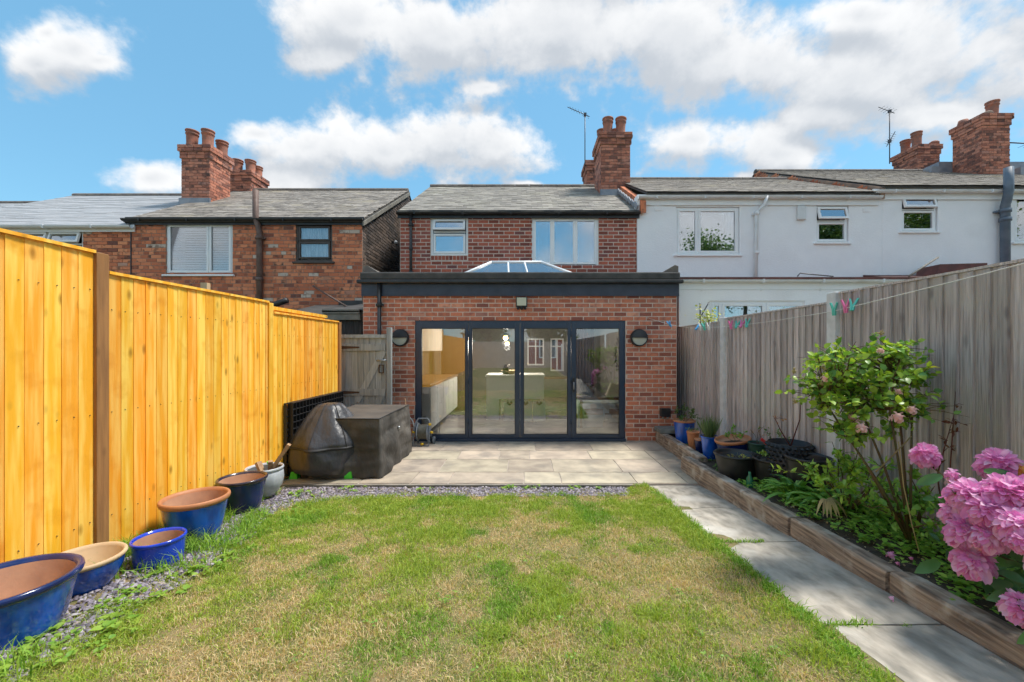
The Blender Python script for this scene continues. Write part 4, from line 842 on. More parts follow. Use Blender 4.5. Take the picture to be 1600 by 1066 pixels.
# ------------------------------------------------------------------ garden
XL, XR = -2.955, 2.87
def grid_sheet(name, mat, x0, x1, y0, y1, step, fz, kind='structure', label=None):
    nx = int((x1 - x0) / step) + 1; ny = int((y1 - y0) / step) + 1
    X, Y = np.meshgrid(np.linspace(x0, x1, nx), np.linspace(y0, y1, ny)); Z = fz(X, Y)
    V = np.stack([X.ravel(), Y.ravel(), Z.ravel()], 1); i = np.arange(nx - 1)[None] + np.arange(ny - 1)[:, None] * nx; i = i.ravel()
    return place(name, npmesh(name, V, [np.stack([i, i + 1, i + nx + 1, i + nx], 1)], mat, None, True), None, kind)
grid_sheet('lawn', M['turf'], -3.4, 1.60, -9, 4.80, .06, lambda x, y: zg(x, y) + .018 * (fbm(x, y, 3, 5) - .5))
bz_ = lambda x, y: .13 + .125 * smooth(4.7, 3.5, y) + .02 * np.maximum(0, 4 - y) + .05 * (fbm(x, y, 4, 9) - .5) + .04 * smooth(2.2, 2.7, x)
def bedz(x, y): return float(np.where(y > 5.4, .135 + .04 * (fbm(x, y, 4, 9) - .5), bz_(x, y)))
grid_sheet('flower_bed_soil', M['soil'], 2.10, 3.3, -1.0, 5.42, .05, lambda x, y: bz_(x, y))
grid_sheet('flower_bed_soil', M['soil'], 2.30, 3.3, 5.42, 7.6, .06, lambda x, y: .135 + .04 * (fbm(x, y, 4, 9) - .5))
# ---- patio of riven slabs
P = tag(MB().box((-3.4, 4.85, -.12), (2.32, EX - .001, -.004)).build('patio', M['joint']), kind='structure')
rows = [(4.86, 5.30), (5.30, 5.92), (5.92, 6.42), (6.42, 7.05)]
for (ya, yb), seq in zip(rows, ([.5, .9, .62, .45, .9, .45, .9, .6, .6], [.8, .55, .9, .9, .6, .9, .6], [.9, .6, .9, .6, .45, .9, .9], [.6, .9, .55, .9, .6, .9, .6, .6])):
    x = -3.38; k = 0
    while x < 2.30:
        w = min(seq[k % len(seq)], 2.31 - x); k += 1
        if w > .12:
            m = MB(); g_ = .007; sc = .003; n = 5; vs = []
            xa, xb, y0, y1 = x + g_, x + w - g_, ya + g_, yb - g_
            for j in range(n):
                for i in range(n):
                    xx = xa + (xb - xa) * i / (n - 1); yy = y0 + (y1 - y0) * j / (n - 1); e = .006 * (i in (0, n - 1) or j in (0, n - 1))
                    vs.append((xx + random.uniform(-1, 1) * .003 * (i in (0, n - 1)), yy + random.uniform(-1, 1) * .003 * (j in (0, n - 1)), .006 - e * .5 + .004 * mnoise.noise(Vector((xx * 4, yy * 4, 1)))))
            nb = n * n; per = [i for i in range(n)] + [n * j + n - 1 for j in range(1, n)] + [n * (n - 1) + i for i in range(n - 2, -1, -1)] + [n * j for j in range(n - 2, 0, -1)]
            vs += [(vs[i][0], vs[i][1], -.03) for i in per]; L_ = len(per)
            m.add(vs, [(j * n + i, j * n + i + 1, (j + 1) * n + i + 1, (j + 1) * n + i) for j in range(n - 1) for i in range(n - 1)] + [(per[(q + 1) % L_], per[q], nb + q, nb + (q + 1) % L_) for q in range(L_)])
            m.build('paving_slab', M['slab'], P)
        x += w
tag(MB().box((-3.2, 4.815, -.09), (1.44, 4.852, -.003)).build('patio_edging', M['greywood'], None, bevel=.004), 'long thin weathered edging board between patio and slate chippings', 'edging board')
# ---- path
pth = grid_sheet('path', M['soil'], 1.5, 2.14, -1.0, 4.86, .3, lambda x, y: .084 * (4.83 - y) - .045)
def slope_slab(x0, x1, y0, y1, xl=None):
    n = 9; mm = 7; vs = []; dz = random.uniform(-.004, .004); tl = random.uniform(-.006, .006)
    for j in range(n):
        for i in range(mm):
            x = x0 + (x1 - x0) * i / (mm - 1); y = y0 + (y1 - y0) * j / (n - 1)
            if i == 0: x += .018 * mnoise.noise(Vector((0, y * 5, 3))) 
            edge = i in (0, mm - 1) or j in (0, n - 1)
            z = .084 * (4.83 - max(y, -1)) + dz + tl * (i / mm - .5) - .004 * edge + .006 * mnoise.noise(Vector((x * 3, y * 3, 2)))
            vs.append((x + random.uniform(-.003, .003) * edge, y + random.uniform(-.004, .004) * edge, z))
    per = [i for i in range(mm)] + [mm * j + mm - 1 for j in range(1, n)] + [mm * (n - 1) + i for i in range(mm - 2, -1, -1)] + [mm * j for j in range(n - 2, 0, -1)]
    nb = len(vs); L_ = len(per); vs += [(vs[i][0], vs[i][1], vs[i][2] - .05) for i in per]
    MB().add(vs, [(j * mm + i, j * mm + i + 1, (j + 1) * mm + i + 1, (j + 1) * mm + i) for j in range(n - 1) for i in range(mm - 1)] + [(per[(q + 1) % L_], per[q], nb + q, nb + (q + 1) % L_) for q in range(L_)]).build('paving_slab', M['slab_path'], pth)
for (a, b, xl) in ((3.945, 4.812, 1.40), (3.105, 3.932, 1.42), (2.04, 3.09, 1.47), (1.02, 2.025, 1.52), (-.05, 1.0, 1.48), (-1.0, -.07, 1.48)): slope_slab(xl, 2.075, a, b)
for a, b in ((4.83, 5.4),): slope_slab(1.98, 2.31, 4.87, 5.38) if False else None
# ---- sleepers round the raised bed
def sleeper(x0, x1, y0, y1, zf, h, lab):
    n = 26; m = MB(); vs = []; d = x1 - x0
    for j in range(n + 1):
        y = y0 + (y1 - y0) * j / n; zt = zf(y); s = mnoise.noise(Vector((x0 * 9, y * 5, 1))) * .008; e = .006 if j in (0, n) else 0
        w = mnoise.noise(Vector((x0, y * 9, 4))) * .005
        q = [(0 + s, -h), (s * .4 + e, -h * .5), (s + e, -.015), (.012 + s + e, -e + w), (d * .5, .002 - e + w), (d - .012, -e), (d, -.015), (d, -h)]
        vs += [(x0 + a, y, zt + b) for a, b in q]
    fs = [(j * 8 + i, j * 8 + i + 1, (j + 1) * 8 + i + 1, (j + 1) * 8 + i) for j in range(n) for i in range(7)] + [tuple(range(8)), tuple(range(n * 8 + 7, n * 8 - 1, -1))]
    o = m.add(vs, fs).build('timber_sleeper', M['sleeper']); tag(o, lab, 'sleeper', 'timber sleepers edging the raised bed')
sleeper(2.06, 2.185, 3.22, 5.42, lambda y: .20 + .045 * (5.0 - y), .30, 'dark sleeper whose far end stands free at the step beside the patio')
sleeper(2.075, 2.20, 2.365, 3.21, lambda y: .281 + .045 * (3.2 - y), .26, 'short middle sleeper with split dark face before the pale one')
sleeper(2.09, 2.225, .2, 2.355, lambda y: .322 + .045 * (2.36 - y), .30, 'paler sleeper nearest the camera beside the lowest peonies')
sleeper(2.245, 2.365, 5.30, 7.05, lambda y: .20, .24, 'greenish sleeper running along the patio towards the brick wall')
o = MB().box((2.22, 6.72, .202), (2.62, 7.04, .275)).build('stone_block', M['stone'], bevel=.012); tag(o, 'rough grey stone slab lying on the sleeper under the socket box', 'stone')
# ---- feather edge fences
def board_run(root, key, x, y0, y1, z0, z1, face, mat, w=.098, pitch=.088, cap=True, name='board'):
    """face=+1: looks towards +x"""
    y = y0; n = 0
    while y < y1 - .02:
        yy = min(y + w, y1); t = random.uniform(-.003, .003); k = random.uniform(-.004, .004)
        xa, xb = x, x + face * .016
        vs = [(xa, y, z0 + t), (xa, yy, z0 + t), (xa + face * (.006), yy, z0 + t), (xb, y, z0 + t)] 
        vs = [(xa, y, z0), (xa, yy, z0), (xa + face * .006, yy, z0), (xa + face * ((random.uniform(.018, .032) if mat == 'fence_old' else .0095) + abs(k) * .8), y, z0)]
        m = MB(); m.add(vs + [(a, b + k * .5, z1 + t) for a, b, c in vs], [(0, 1, 2, 3), (7, 6, 5, 4), (0, 4, 5, 1), (1, 5, 6, 2), (2, 6, 7, 3), (3, 7, 4, 0)])
        m.build(name, M[mat], root); y += pitch * random.uniform(.93, 1.06)
def rails(root, x, y0, y1, zs, mat, face): 
    for z in zs: MB().box((min(x - face * .045, x - face * .003), y0, z - .04), (max(x - face * .045, x - face * .003), y1, z + .04)).build('rail', M[mat], root)
BN = 'fence in bays of bright new boards'
bays = [(-.60, 1.86 - .93, 2.25, None), (.98, 2.80, 2.25, 'nearest and tallest bay of bright orange fence boards, left of the brown post'),
        (2.89, 4.70, 2.125, 'middle bay of bright orange fence boards, right of the brown post'), (4.79, 6.46, 2.012, 'farthest and lowest bay of bright orange fence, behind the barbecue cover')]
for y0, y1, zt, lab in bays:
    t = thing('fence_bay', (XL, (y0 + y1) / 2, 0), lab or 'bay of orange fence boards behind the camera position', 'fence', BN)
    zb_ = float(zg(-2.9, (y0 + y1) / 2)) + .03
    board_run(t, 'F', XL, y0, y1, zb_ - .02, zt, 1, 'fence_new', .108, .098)
    rails(t, XL, y0, y1, (zb_ + .25, 1.15, zt - .25), 'fence_new', 1)
    MB().box((XL - .03, y0, zt + .003), (XL + .026, y1, zt + .024)).build('capping_rail', M['fence_new'], t)
    MB().box((XL - .03, y0, zb_ - .25), (XL - .004, y1, zb_ - .025)).build('gravel_board', M['post_brown'], t)
def nails(root, x, y0, y1, zs, face, pitch):
    m = MB(); y = y0 + .03
    while y < y1:
        for z in zs: m.tube([(x + face * .008, y, z + random.uniform(-.006, .006)), (x + face * .0145, y, z)], .0028, 5)
        y += pitch
    return m.build('nails', M['rail_dark'], root, 'stuff')
for o in [q for q in bpy.data.objects if q.get('group') == BN and q.location.y > 1]:
    b = next(q for q in bays if abs((q[0] + q[1]) / 2 - o.location.y) < .01); nails(o, XL, b[0], b[1], (.42, 1.15, b[2] - .25), 1, .098)
t = thing('timber_offcut', at(321, 450, 5.2), 'pale square post end peeping over the middle bay of orange fence', 'wood')
p = at(321, 446, 5.2); MB().box((p.x - .04, p.y - .03, 1.2), (p.x + .04, p.y + .03, p.z + .03)).build('post_end', M['cream'], t)
PG = 'wooden posts of the orange fence'
for y0, y1, z, mt_, lab, dx in ((2.80, 2.885, 2.262, 'post_brown', 'thick brown post standing proud between the two nearest bays of orange fence', .03), (4.702, 4.785, 2.13, 'fence_new', 'pale yellow post between the middle and farthest bays of orange fence', .022), (6.465, 6.54, 2.02, 'post_brown', 'dark thin post at the far end of the orange fence beside the grey gate', .03)):
    o = MB().box((XL - .06, y0, -.1), (XL + dx, y1, z)).build('fence_post', M[mt_], bevel=.005); tag(o, lab, 'post', PG)
# neighbour's fence just beyond
t = thing('neighbour_fence', (-3.3, 6, 0), 'strip of orange-brown fence panel showing above and behind the farthest bay', 'fence')
board_run(t, 'nf', -3.3, 4.6, 6.75, 0, 2.10, 1, 'fence_new', .12, .11); MB().box((-3.34, 4.6, 2.104), (-3.26, 6.76, 2.15)).build('capping_rail', M['fence_new'], t)
MB().box((-3.29, 4.6, 2.0), (-3.26, 6.75, 2.07)).build('rail', M['fence_new'], t)
# grey fence on the right
gb_ = [(6.0, 7.9, 1.985, 'farthest bay of grey fence boards beside the brick extension'), (3.86, 5.82, 2.02, 'middle bay of grey fence boards between the two concrete posts'), (1.9, 3.72, 2.095, 'nearest bay of grey fence boards behind the pink peonies'), (-.1, 1.78, 2.1, None)]
for y0, y1, zt, lab in gb_:
    t = thing('fence_bay', (XR, (y0 + y1) / 2, 0), lab or 'bay of grey fence boards just outside the right edge', 'fence', 'weathered grey fence bays on the right')
    board_run(t, 'G', XR, y0, y1, .05, zt, -1, 'fence_old', .112, .100)
    rails(t, XR, y0, y1, (.5, 1.2, zt - .2), 'fence_old', -1)
    MB().box((XR - .024, y0, zt + .003), (XR + .03, y1, zt + .02)).build('capping_rail', M['fence_old'], t)
for y0, y1, z, lab in ((5.83, 5.94, 2.05, 'slim concrete fence post nearer the brick extension'), (3.73, 3.84, 2.12, 'concrete fence post behind the rose bush'), (1.79, 1.89, 2.12, None)):
    if lab is None: continue
    o = MB().box((XR - .045, y0, -.1), (XR + .07, y1, z)).build('concrete_post', M['conc'], bevel=.008); tag(o, lab, 'post', 'concrete posts of the grey fence')
for s_, e in ((XL, -1), (XR, 1)):           # the garden goes on behind the camera (seen only mirrored in the glass)
    pass
# ---- gate
GY = 6.7; g0, g1 = ax(531, GY), ax(603, GY); gt = az(523, GY)
t = thing('garden_gate', ((g0 + g1) / 2, GY, 0), 'silvery grey ledged and braced wooden gate between orange fence and brick wall', 'gate')
x = g0
while x < g1 - .02: MB().box((x, GY, .06), (min(x + .094, g1), GY + .018, gt - .05 + random.uniform(-.003, .003))).build('board', M['gate_old'], t); x += .098
MB().box((g0 - .01, GY - .03, gt - .055), (g1 + .01, GY + .03, gt)).build('capping_rail', M['gate_old'], t)
for z in (az(543, GY), az(613, GY), .3): MB().box((g0, GY - .026, z - .055), (g1, GY - .002, z + .055)).build('ledge', M['gate_old'], t, bevel=.003)
a, b = Vector((ax(600, GY), GY - .016, az(548, GY))), Vector((ax(558, GY), GY - .016, az(628, GY))); d = (b - a).normalized(); s_ = Vector((d.z, 0, -d.x)) * .05
MB().prism([a + s_, a - s_, b - s_, b + s_], (0, .013, 0)).build('brace', M['gate_old'], t)
a, b = Vector((ax(598, GY), GY - .016, az(617, GY))), Vector((ax(558, GY), GY - .016, az(690, GY))); MB().prism([a + s_, a - s_, b - s_, b + s_], (0, .013, 0)).build('brace', M['gate_old'], t)
for z in (az(543, GY), az(613, GY)): MB().prism([(g0 - .02, GY - .034, z - .03), (g0 - .02, GY - .034, z + .03), (g0 + .33, GY - .034, z + .012), (g0 + .33, GY - .034, z - .012)], (0, .007, 0)).build('strap_hinge', M['rail_dark'], t)
MB().tube([(g1 - .14, GY - .045, az(563, GY)), (g1 + .02, GY - .045, az(563, GY))], .012, 8).build('bolt', M['steel'], t)
bm_ = MB(); ring(bm_, g1 - .11, az(583, GY), g1 - .03, az(570, GY), GY - .03, GY - .012, .012); bm_.build('latch', M['rail_dark'], t)
o = MB().box((ax(605, GY), GY - .04, 0), (ax(612, GY), GY + .04, az(512, GY))).build('gate_post', M['gate_old'], bevel=.004); tag(o, 'thin grey post between the gate and the brick wall', 'post')
# ---- tarred shed beyond
t = thing('tarred_shed', (-5, 8, 0), 'low black tarred shed with grey capping behind the orange fence and gate', 'shed')
sy0 = 7.5; x0, x1 = ax(425, sy0), ax(565, sy0)
n = 0; x = x0
while x < x1 - .02: MB().box((x, sy0, -.1), (min(x + .145, x1), sy0 + .02, az(500, sy0))).build('board', M['darkwood'], t); x += .15
one('side_wall', M['darkwood'], t, ((x0, sy0 + .021, -.1), (x1, 9.3, az(502, sy0))))
one('capping', M['greywood'], t, ((ax(505, 7.45), 7.42, az(500, 7.45)), (x1, 7.5, az(491, 7.45))), ((ax(505, 7.45), 7.40, az(490.5, 7.45)), (x1, 7.52, az(484, 7.45))))
MB().prism([(x0 - .1, 7.38, az(497, 7.4)), (x0 - .1, 9.35, az(476, 9.3)), (x0 - .1, 9.35, az(490, 9.3)), (x0 - .1, 7.38, az(501, 7.4))], (ax(505, 7.45) - x0 + .1, 0, 0)).build('felt_roof', M['felt'], t)
MB().prism([(ax(505, 7.45), 7.4, az(486, 7.45)), (ax(505, 7.45), 9.35, az(474, 9.3)), (ax(505, 7.45), 9.35, az(490, 9.3)), (ax(505, 7.45), 7.4, az(488, 7.45))], (x1 - ax(505, 7.45), 0, 0)).build('felt_roof', M['felt'], t)
one('upstand', M['felt'], t, ((x0 + .4, 9.30, az(484, 9.35)), (x1 - .7, 9.38, az(470, 9.35))))
t = thing('leaning_pole', at(515, 462, 9.2), 'brownish grey rod leaning against the old brick wall above the shed', 'pole'); MB().tube([at(489, 447, 9.44), at(541, 479, 9.0)], .02, 8).build('rod', M['brownpipe'], t)
t = thing('felt_roll', at(435, 474, 8.6), 'short black roll lying on the shed roof beside the fence', 'roll'); MB().tube([at(424, 478, 8.6), at(449, 469, 8.6)], .06, 10).build('roll', M['black'], t)
# ---- pots
def pot(name, c, r, h, mats, lab, prof='bucket', group=None, rb=None, tilt=0, soilz=None, seg=40, rimh=.035, cat='pot', az_=0):
    """mats: outside, rim, inside"""
    t = thing(name, c, lab, cat, group); rb = rb or r * .68; T = (Matrix.Rotation(az_, 3, 'Z') @ Matrix.Rotation(tilt, 3, 'Y')) if tilt else None
    if prof == 'bucket': out = [(rb * .2, 0), (rb * .96, 0), (rb, .012), (rb + (r - rb) * .4, h * .4), (r * .955, h - rimh)]
    elif prof == 'bowl': out = [(rb * .2, 0), (rb * .9, 0), (rb, .01), (rb + (r - rb) * .55, h * .35), (rb + (r - rb) * .85, h * .65), (r * .96, h - rimh)]
    else: out = [(rb * .2, 0), (rb * .95, 0), (rb, .015), (r * .93, h * .32), (r * 1.02, h * .6), (r * .99, h * .82), (r * .93, h - rimh)]
    out = [(a, b) for a, b in out]
    body = MB().lathe(out, c, seg, T).build('body', M[mats[0]], t)
    rim = [(r * .955, h - rimh), (r * .995, h - rimh + .006), (r * 1.02, h - rimh * .5), (r * 1.01, h - .006), (r * .98, h), (r * .92, h - .003), (r * .89, h - rimh * .6)]
    MB().lathe(rim, c, seg, T).build('rim', M[mats[1]], t)
    zi = h * .18 if soilz is None else soilz
    inn = [(r * .89, h - rimh * .6), (r * .87, h - rimh)] + [(rb * .86 + (r * .87 - rb * .86) * k, zi + (h - rimh - zi) * k) for k in (.66, .33, 0)] 
    if soilz is None: inn += [(.002, zi)]
    MB().lathe(inn, c, seg, T).build('inside', M[mats[2]], t)
    if soilz is not None:
        rs = rb * .86 + (r * .87 - rb * .86) * 0 + .0; m = MB(); m.lathe([(max(rs, r * .80 if soilz > h * .6 else rs), zi + .004), (r * .4, zi + .012), (.002, zi + .015)], c, seg, T); m.build('compost', M['soil'], t)
    return t
def ground(x, y): return float(zg(x, y))
GP = 'blue glazed pots along the orange fence'
pot('plant_pot', (-2.53, 1.99, .17), .265, .31, ('glaze', 'glaze_navy', 'terra_in'), 'largest blue glazed pot at the left edge, empty with terracotta inside', group=GP, rb=.19, rimh=.04)
pot('plant_bowl', (-2.64, 2.45, .14), .19, .22, ('glaze', 'cream', 'cream'), 'blue bowl with cream unglazed rim beside the largest pot', 'bowl', group=GP, rb=.10, rimh=.03)
pot('plant_pot', (-2.50, 2.80, .115), .148, .205, ('glaze_bright', 'glaze_bright', 'terra_in'), 'smallest pot, bright cobalt all over, in the long grass', group=GP, rb=.128, rimh=.03)
pot('plant_pot', (-2.62, 3.26, .12), .225, .31, ('glaze', 'terra', 'terra_in'), 'blue glazed pot with wide orange terracotta rim', group=GP, rb=.165, rimh=.045)
pot('plant_pot', (-2.71, 3.93, .07), .207, .30, ('glaze_navy', 'glaze_rim', 'terra_in'), 'navy blue pot with dark glazed rim before the white pot', group=GP, rb=.15, rimh=.035)
WPt = pot('plant_pot', (-2.77, 4.36, .045), .178, .30, ('whiteglaze', 'whiteglaze', 'dark_in'), 'round pale grey pot holding wood offcuts beside the barbecue cover', 'round', rb=.10, rimh=.035)
def stick(pa, pb, w, d, mt_, lab, nm='wood_offcut'):
    a, b = Vector(pa), Vector(pb); q = (b - a).to_track_quat('Z', 'Y').to_matrix(); L_ = (b - a).length
    vs = [q @ Vector((sx * w / 2, sy * d / 2, z)) + a for z in (0, L_) for sx, sy in ((-1, -1), (1, -1), (1, 1), (-1, 1))]
    o = MB().add(vs, [(3, 2, 1, 0), (4, 5, 6, 7), (0, 1, 5, 4), (1, 2, 6, 5), (2, 3, 7, 6), (3, 0, 4, 7)]).build(nm, M[mt_]); tag(o, lab, 'wood', 'offcuts standing in the pale pot')
stick((-2.80, 4.38, .17), (-2.56, 4.45, .56), .07, .035, 'cut', 'longest wood offcut slanting up out of the pale pot'); stick((-2.70, 4.3, .16), (-2.84, 4.36, .39), .05, .04, 'cut', 'short offcut leaning left in the pale pot')
stick((-2.76, 4.44, .16), (-2.69, 4.33, .41), .045, .03, 'cut', 'short offcut leaning forward in the pale pot'); stick((-2.70, 4.42, .2), (-2.735, 4.36, .40), .02, .02, 'lime', 'bright green stick end in the pale pot', 'green_stick')
# ---- covered barbecue
def bbq():
    c = Vector((-2.50, 5.28, 0)); t = thing('covered_barbecue', c, 'round barbecue under a shiny black fitted cover', 'barbecue cover')
    def shape(q, z):
        o = 1 + .035 * math.cos(8 * q + .5) * (.5 + z); f = .20 * (abs(math.sin(4.5 * q + .6 * z)) - .5) * max(0, z - .36) + .06 * math.sin(9 * q + 2.5 * mnoise.noise(Vector((q, z * 3, 0)))) * max(0, z - .38) + .035 * math.sin(5 * q + 9 * z) + .05 * mnoise.noise(Vector((math.cos(q) * 2.2, math.sin(q) * 2.2, z * 4)))
        return o + f * (1.2 if z < .4 else .9)
    top = [(.452, .40), (.448, .44), (.40, .53), (.325, .64), (.25, .75), (.18, .845), (.135, .885), (.10, .895), (.002, .898)]
    low = [(.375, .075), (.40, .085), (.435, .15), (.45, .25), (.455, .34), (.452, .385)]
    def dens(p): return [(p[i][0] + (p[i + 1][0] - p[i][0]) * k / 4, p[i][1] + (p[i + 1][1] - p[i][1]) * k / 4) for i in range(len(p) - 1) for k in range(4)] + [p[-1]]
    MB().lathe(dens(top), c, 96, fn=shape).build('upper_cover', M['cover_shiny'], t)
    MB().lathe(dens(low) + [(.44, .39), (.30, .40)], c, 96, fn=shape).build('skirt', M['cover_shiny'], t)
    MB().lathe([(.456, .378), (.466, .384), (.466, .402), (.455, .41)], c, 96, fn=shape).build('seam', M['cover_seam'], t)
    for k, q in enumerate((-.75, -1.65, -2.5, .1, 1.2, 2.4)):
        pts = [(c.x + math.cos(q) * (r * shape(q, z) + .003), c.y + math.sin(q) * (r * shape(q, z) + .003), z) for r, z in dens(top)[:-3]]
        if k < 3: m = MB(); 
        else: continue
        w = .0055; m.tube(pts, w, 5); m.build('panel_seam', M['cover_seam'], t)
    MB().cbox(c + Vector((-.0, 0, .06)), (.5, .5, .10)).build('stand', M['black'], t)
    for k, (dx, dy) in enumerate(((-.34, -.26), (.33, -.26), (.30, .3), (-.3, .3))):
        MB().prism([c + Vector((dx - .05, dy, 0)), c + Vector((dx + .05, dy, 0)), c + Vector((dx + .04, dy, .10)), c + Vector((dx - .03, dy, .085))], (0, .09, 0)).build('green_foot', M['lime'], t)
bbq()
def cover_box():
    x0, x1, y0, y1, h = -2.62, -1.80, 5.06, 6.34, .735
    t = thing('covered_furniture', ((x0 + x1) / 2, (y0 + y1) / 2, 0), 'rectangular garden furniture under a dull black cover by the gate', 'furniture cover')
    import bmesh
    def side(fn, nu, nv, name, mat='cover_dull'):
        vs = [fn(i / nu, j / nv) for j in range(nv + 1) for i in range(nu + 1)]
        return MB().add(vs, [(j * (nu + 1) + i, j * (nu + 1) + i + 1, (j + 1) * (nu + 1) + i + 1, (j + 1) * (nu + 1) + i) for j in range(nv) for i in range(nu)], True).build(name, M[mat], t)
    def N_(a, b, c): return mnoise.noise(Vector((a, b, c)))
    def edge(u): return 1 - (2 * u - 1) ** 8
    def rag(x, y): return .012 + .018 * abs(N_(x * 4, y * 4, 5))
    def drape(x, y, nx, ny, v, u):          # v: 0 hem .. 1 top
        f = (1 - v) * v * 4; k = edge(u)
        b = .05 * (1 - v) + k * (.035 * N_(x * 3 + y * 3, v * 4, 2) * (1.2 - v) + .018 * math.sin((x + y) * 19 + 5 * N_(v * 2, x, y)) * (1 - v) + .02 * N_(u * 9, v * 9, 7))
        return Vector((x + nx * b, y + ny * b, rag(x, y) * (1 - v) + (h - .004) * v))
    top = lambda u, v: Vector((x0 + (x1 - x0) * u, y0 + (y1 - y0) * v, h + edge(u) * edge(v) * (.018 * N_(u * 2.5, v * 4, 1) - .004)))
    side(top, 20, 28, 'top_cloth', 'cover_top')
    cor = [(x0, y0, 0, -1), (x1, y0, 0, -1), (x1, y0, 1, 0), (x1, y1, 1, 0), (x1, y1, 0, 1), (x0, y1, 0, 1), (x0, y1, -1, 0), (x0, y0, -1, 0), (x0, y0, 0, -1)]
    per = []
    for q in range(8):
        a, b = cor[q], cor[q + 1]; L_ = math.hypot(b[0] - a[0], b[1] - a[1]); n = max(4, int(L_ / .035))
        for i in range(n):
            f = i / n; nx, ny = a[2] * (1 - f) + b[2] * f, a[3] * (1 - f) + b[3] * f
            if q % 2 == 0: nx, ny = a[2], a[3]
            l_ = math.hypot(nx, ny) or 1; per.append((a[0] + (b[0] - a[0]) * f, a[1] + (b[1] - a[1]) * f, nx / l_, ny / l_, edge(f) if q % 2 == 0 else 0))
    vs = []; nv = 22; npp = len(per)
    for j in range(nv + 1):
        v = j / nv
        for (x, y, nx, ny, k) in per:
            b = .055 * (1 - v) ** .7 + (.2 + k) * (.040 * N_(x * 3 + nx, y * 3, v * 3) * (1.25 - v) + .016 * math.sin((x - y) * 15 + 6 * N_(v * 2, x, y)) * (1 - v) + .030 * N_(x * 2, y * 2, v * 11) * min(1, (1 - v) * 4))
            vs.append((x + nx * b, y + ny * b, rag(x, y) * (1 - v) + (h - .003) * v))
    MB().add(vs, [(j * npp + i, j * npp + (i + 1) % npp, (j + 1) * npp + (i + 1) % npp, (j + 1) * npp + i) for j in range(nv) for i in range(npp)], True).build('side_drape', M['cover_dull'], t)
    MB().tube([(x0, y0 - .004, h), (x1 + .004, y0 - .004, h), (x1 + .004, y1, h)], .007, 6).build('piping', M['cover_seam'], t)
    MB().tube([(x1 + .03, 5.72, .50), (x1 + .055, 5.72, .50)], .022, 10).build('toggle', M['steel'], t)
cover_box()
# dry leaf curl behind the cover
o = MB().tube([(-1.92, 6.62, .02), (-1.90, 6.62, .5), (-1.93, 6.6, .80)], .006, 5).build('dry_twig', M['cut']); tag(o, 'thin dry twig sticking up behind the furniture cover', 'twig')
# ---- black grid panel against the fence
t = thing('grid_panel', (-2.9, 5.6, .45), 'stack of black plastic grid panels leaning on the farthest fence bay', 'grid panels')
for layer in range(2):
    X_ = XL + .025 + layer * .05; y0, y1, z0, z1 = 4.98 + layer * .05, 6.42, .05, .93
    for k, (a, b) in enumerate(((y0, (y0 + y1) / 2 - .01), ((y0 + y1) / 2 + .01, y1))):
        m = MB(); ny = 9; nz = 11
        for i in range(ny + 1): y = a + (b - a) * i / ny; m.box((X_, y - .005, z0), (X_ + .035, y + .005, z1))
        for j in range(nz + 1): z = z0 + (z1 - z0) * j / nz; m.box((X_ + .0005, a, z - .005), (X_ + .0345, b, z + .005))
        m.build('grid', M['grid'], t)
# ---- hose reel
def reel():
    c = Vector((-1.66, 6.78, 0)); t = thing('hose_reel', c, 'grey garden hose reel with yellow fittings standing by the door frame', 'hose reel')
    for s_, nm in ((-.07, 1), (.11, 1)):
        pts = [c + Vector((s_ - .05, -.02, .02)), c + Vector((s_ - .055, 0, .22)), c + Vector((s_ - .04, .0, .40)), c + Vector((s_, .0, .45)), c + Vector((s_ + .04, .1, .44))]
    m = MB(); fr_ = [(-.16, -.10, .015), (-.17, -.07, .2), (-.13, -.02, .40), (-.10, 0, .445), (.05, .0, .445), (.09, -.02, .40), (.10, -.07, .2), (.09, -.10, .015), (-.16, -.10, .015)]
    m.tube([c + Vector(p) for p in fr_], .013, 8); m.build('handle_frame', M['reel'], t)
    m = MB(); m.tube([c + Vector(p) for p in ((-.14, .14, .015), (-.15, .08, .2), (-.12, .02, .38))], .012, 8); m.tube([c + Vector(p) for p in ((.09, .14, .015), (.09, .08, .2), (.07, .02, .38))], .012, 8); m.build('rear_leg', M['reel'], t)
    ry = Matrix.Rotation(R(90), 3, 'Y')
    for dx in (-.115, .055): MB().lathe([(.02, 0), (.145, .0), (.15, .006), (.145, .014), (.02, .014)], c + Vector((dx, .02, .22)), 28, ry).build('drum_flange', M['reel'], t)
    coil = MB(); n = 9 * 24; pts = []
    for L_ in range(2):
        for i in range(n): q = 2 * math.pi * i / 24; f = i / n; xx = -.095 + .14 * (f if L_ == 0 else 1 - f); pts.append(c + Vector((xx, .02 + math.cos(q) * (.09 + .02 * L_), .22 + math.sin(q) * (.09 + .02 * L_))))
    coil.tube(pts, .0095, 6); coil.build('hose', M['hose'], t)
    for p in ((.085, -.06, .36), (.115, -.06, .23), (-.03, -.11, .05), (-.185, -.05, .23)): MB().tube([c + Vector(p), c + Vector(p) + Vector((.035, -.02, 0))], .019, 10).build('tap_fitting', M['yellow'], t)
    for dy in (.12,): MB().lathe([(.012, 0), (.055, 0), (.06, .008), (.06, .03), (.055, .038), (.012, .038)], c + Vector((.11, dy, .061)), 20, ry).build('wheel', M['reel'], t)
    MB().tube([c + Vector((-.17, 0, .3)), c + Vector((-.22, .1, .38)), c + Vector((-.30, .15, .46)), c + Vector((-.33, .2, .5))], .009, 8).build('hose_tail', M['rope'], t)
reel()
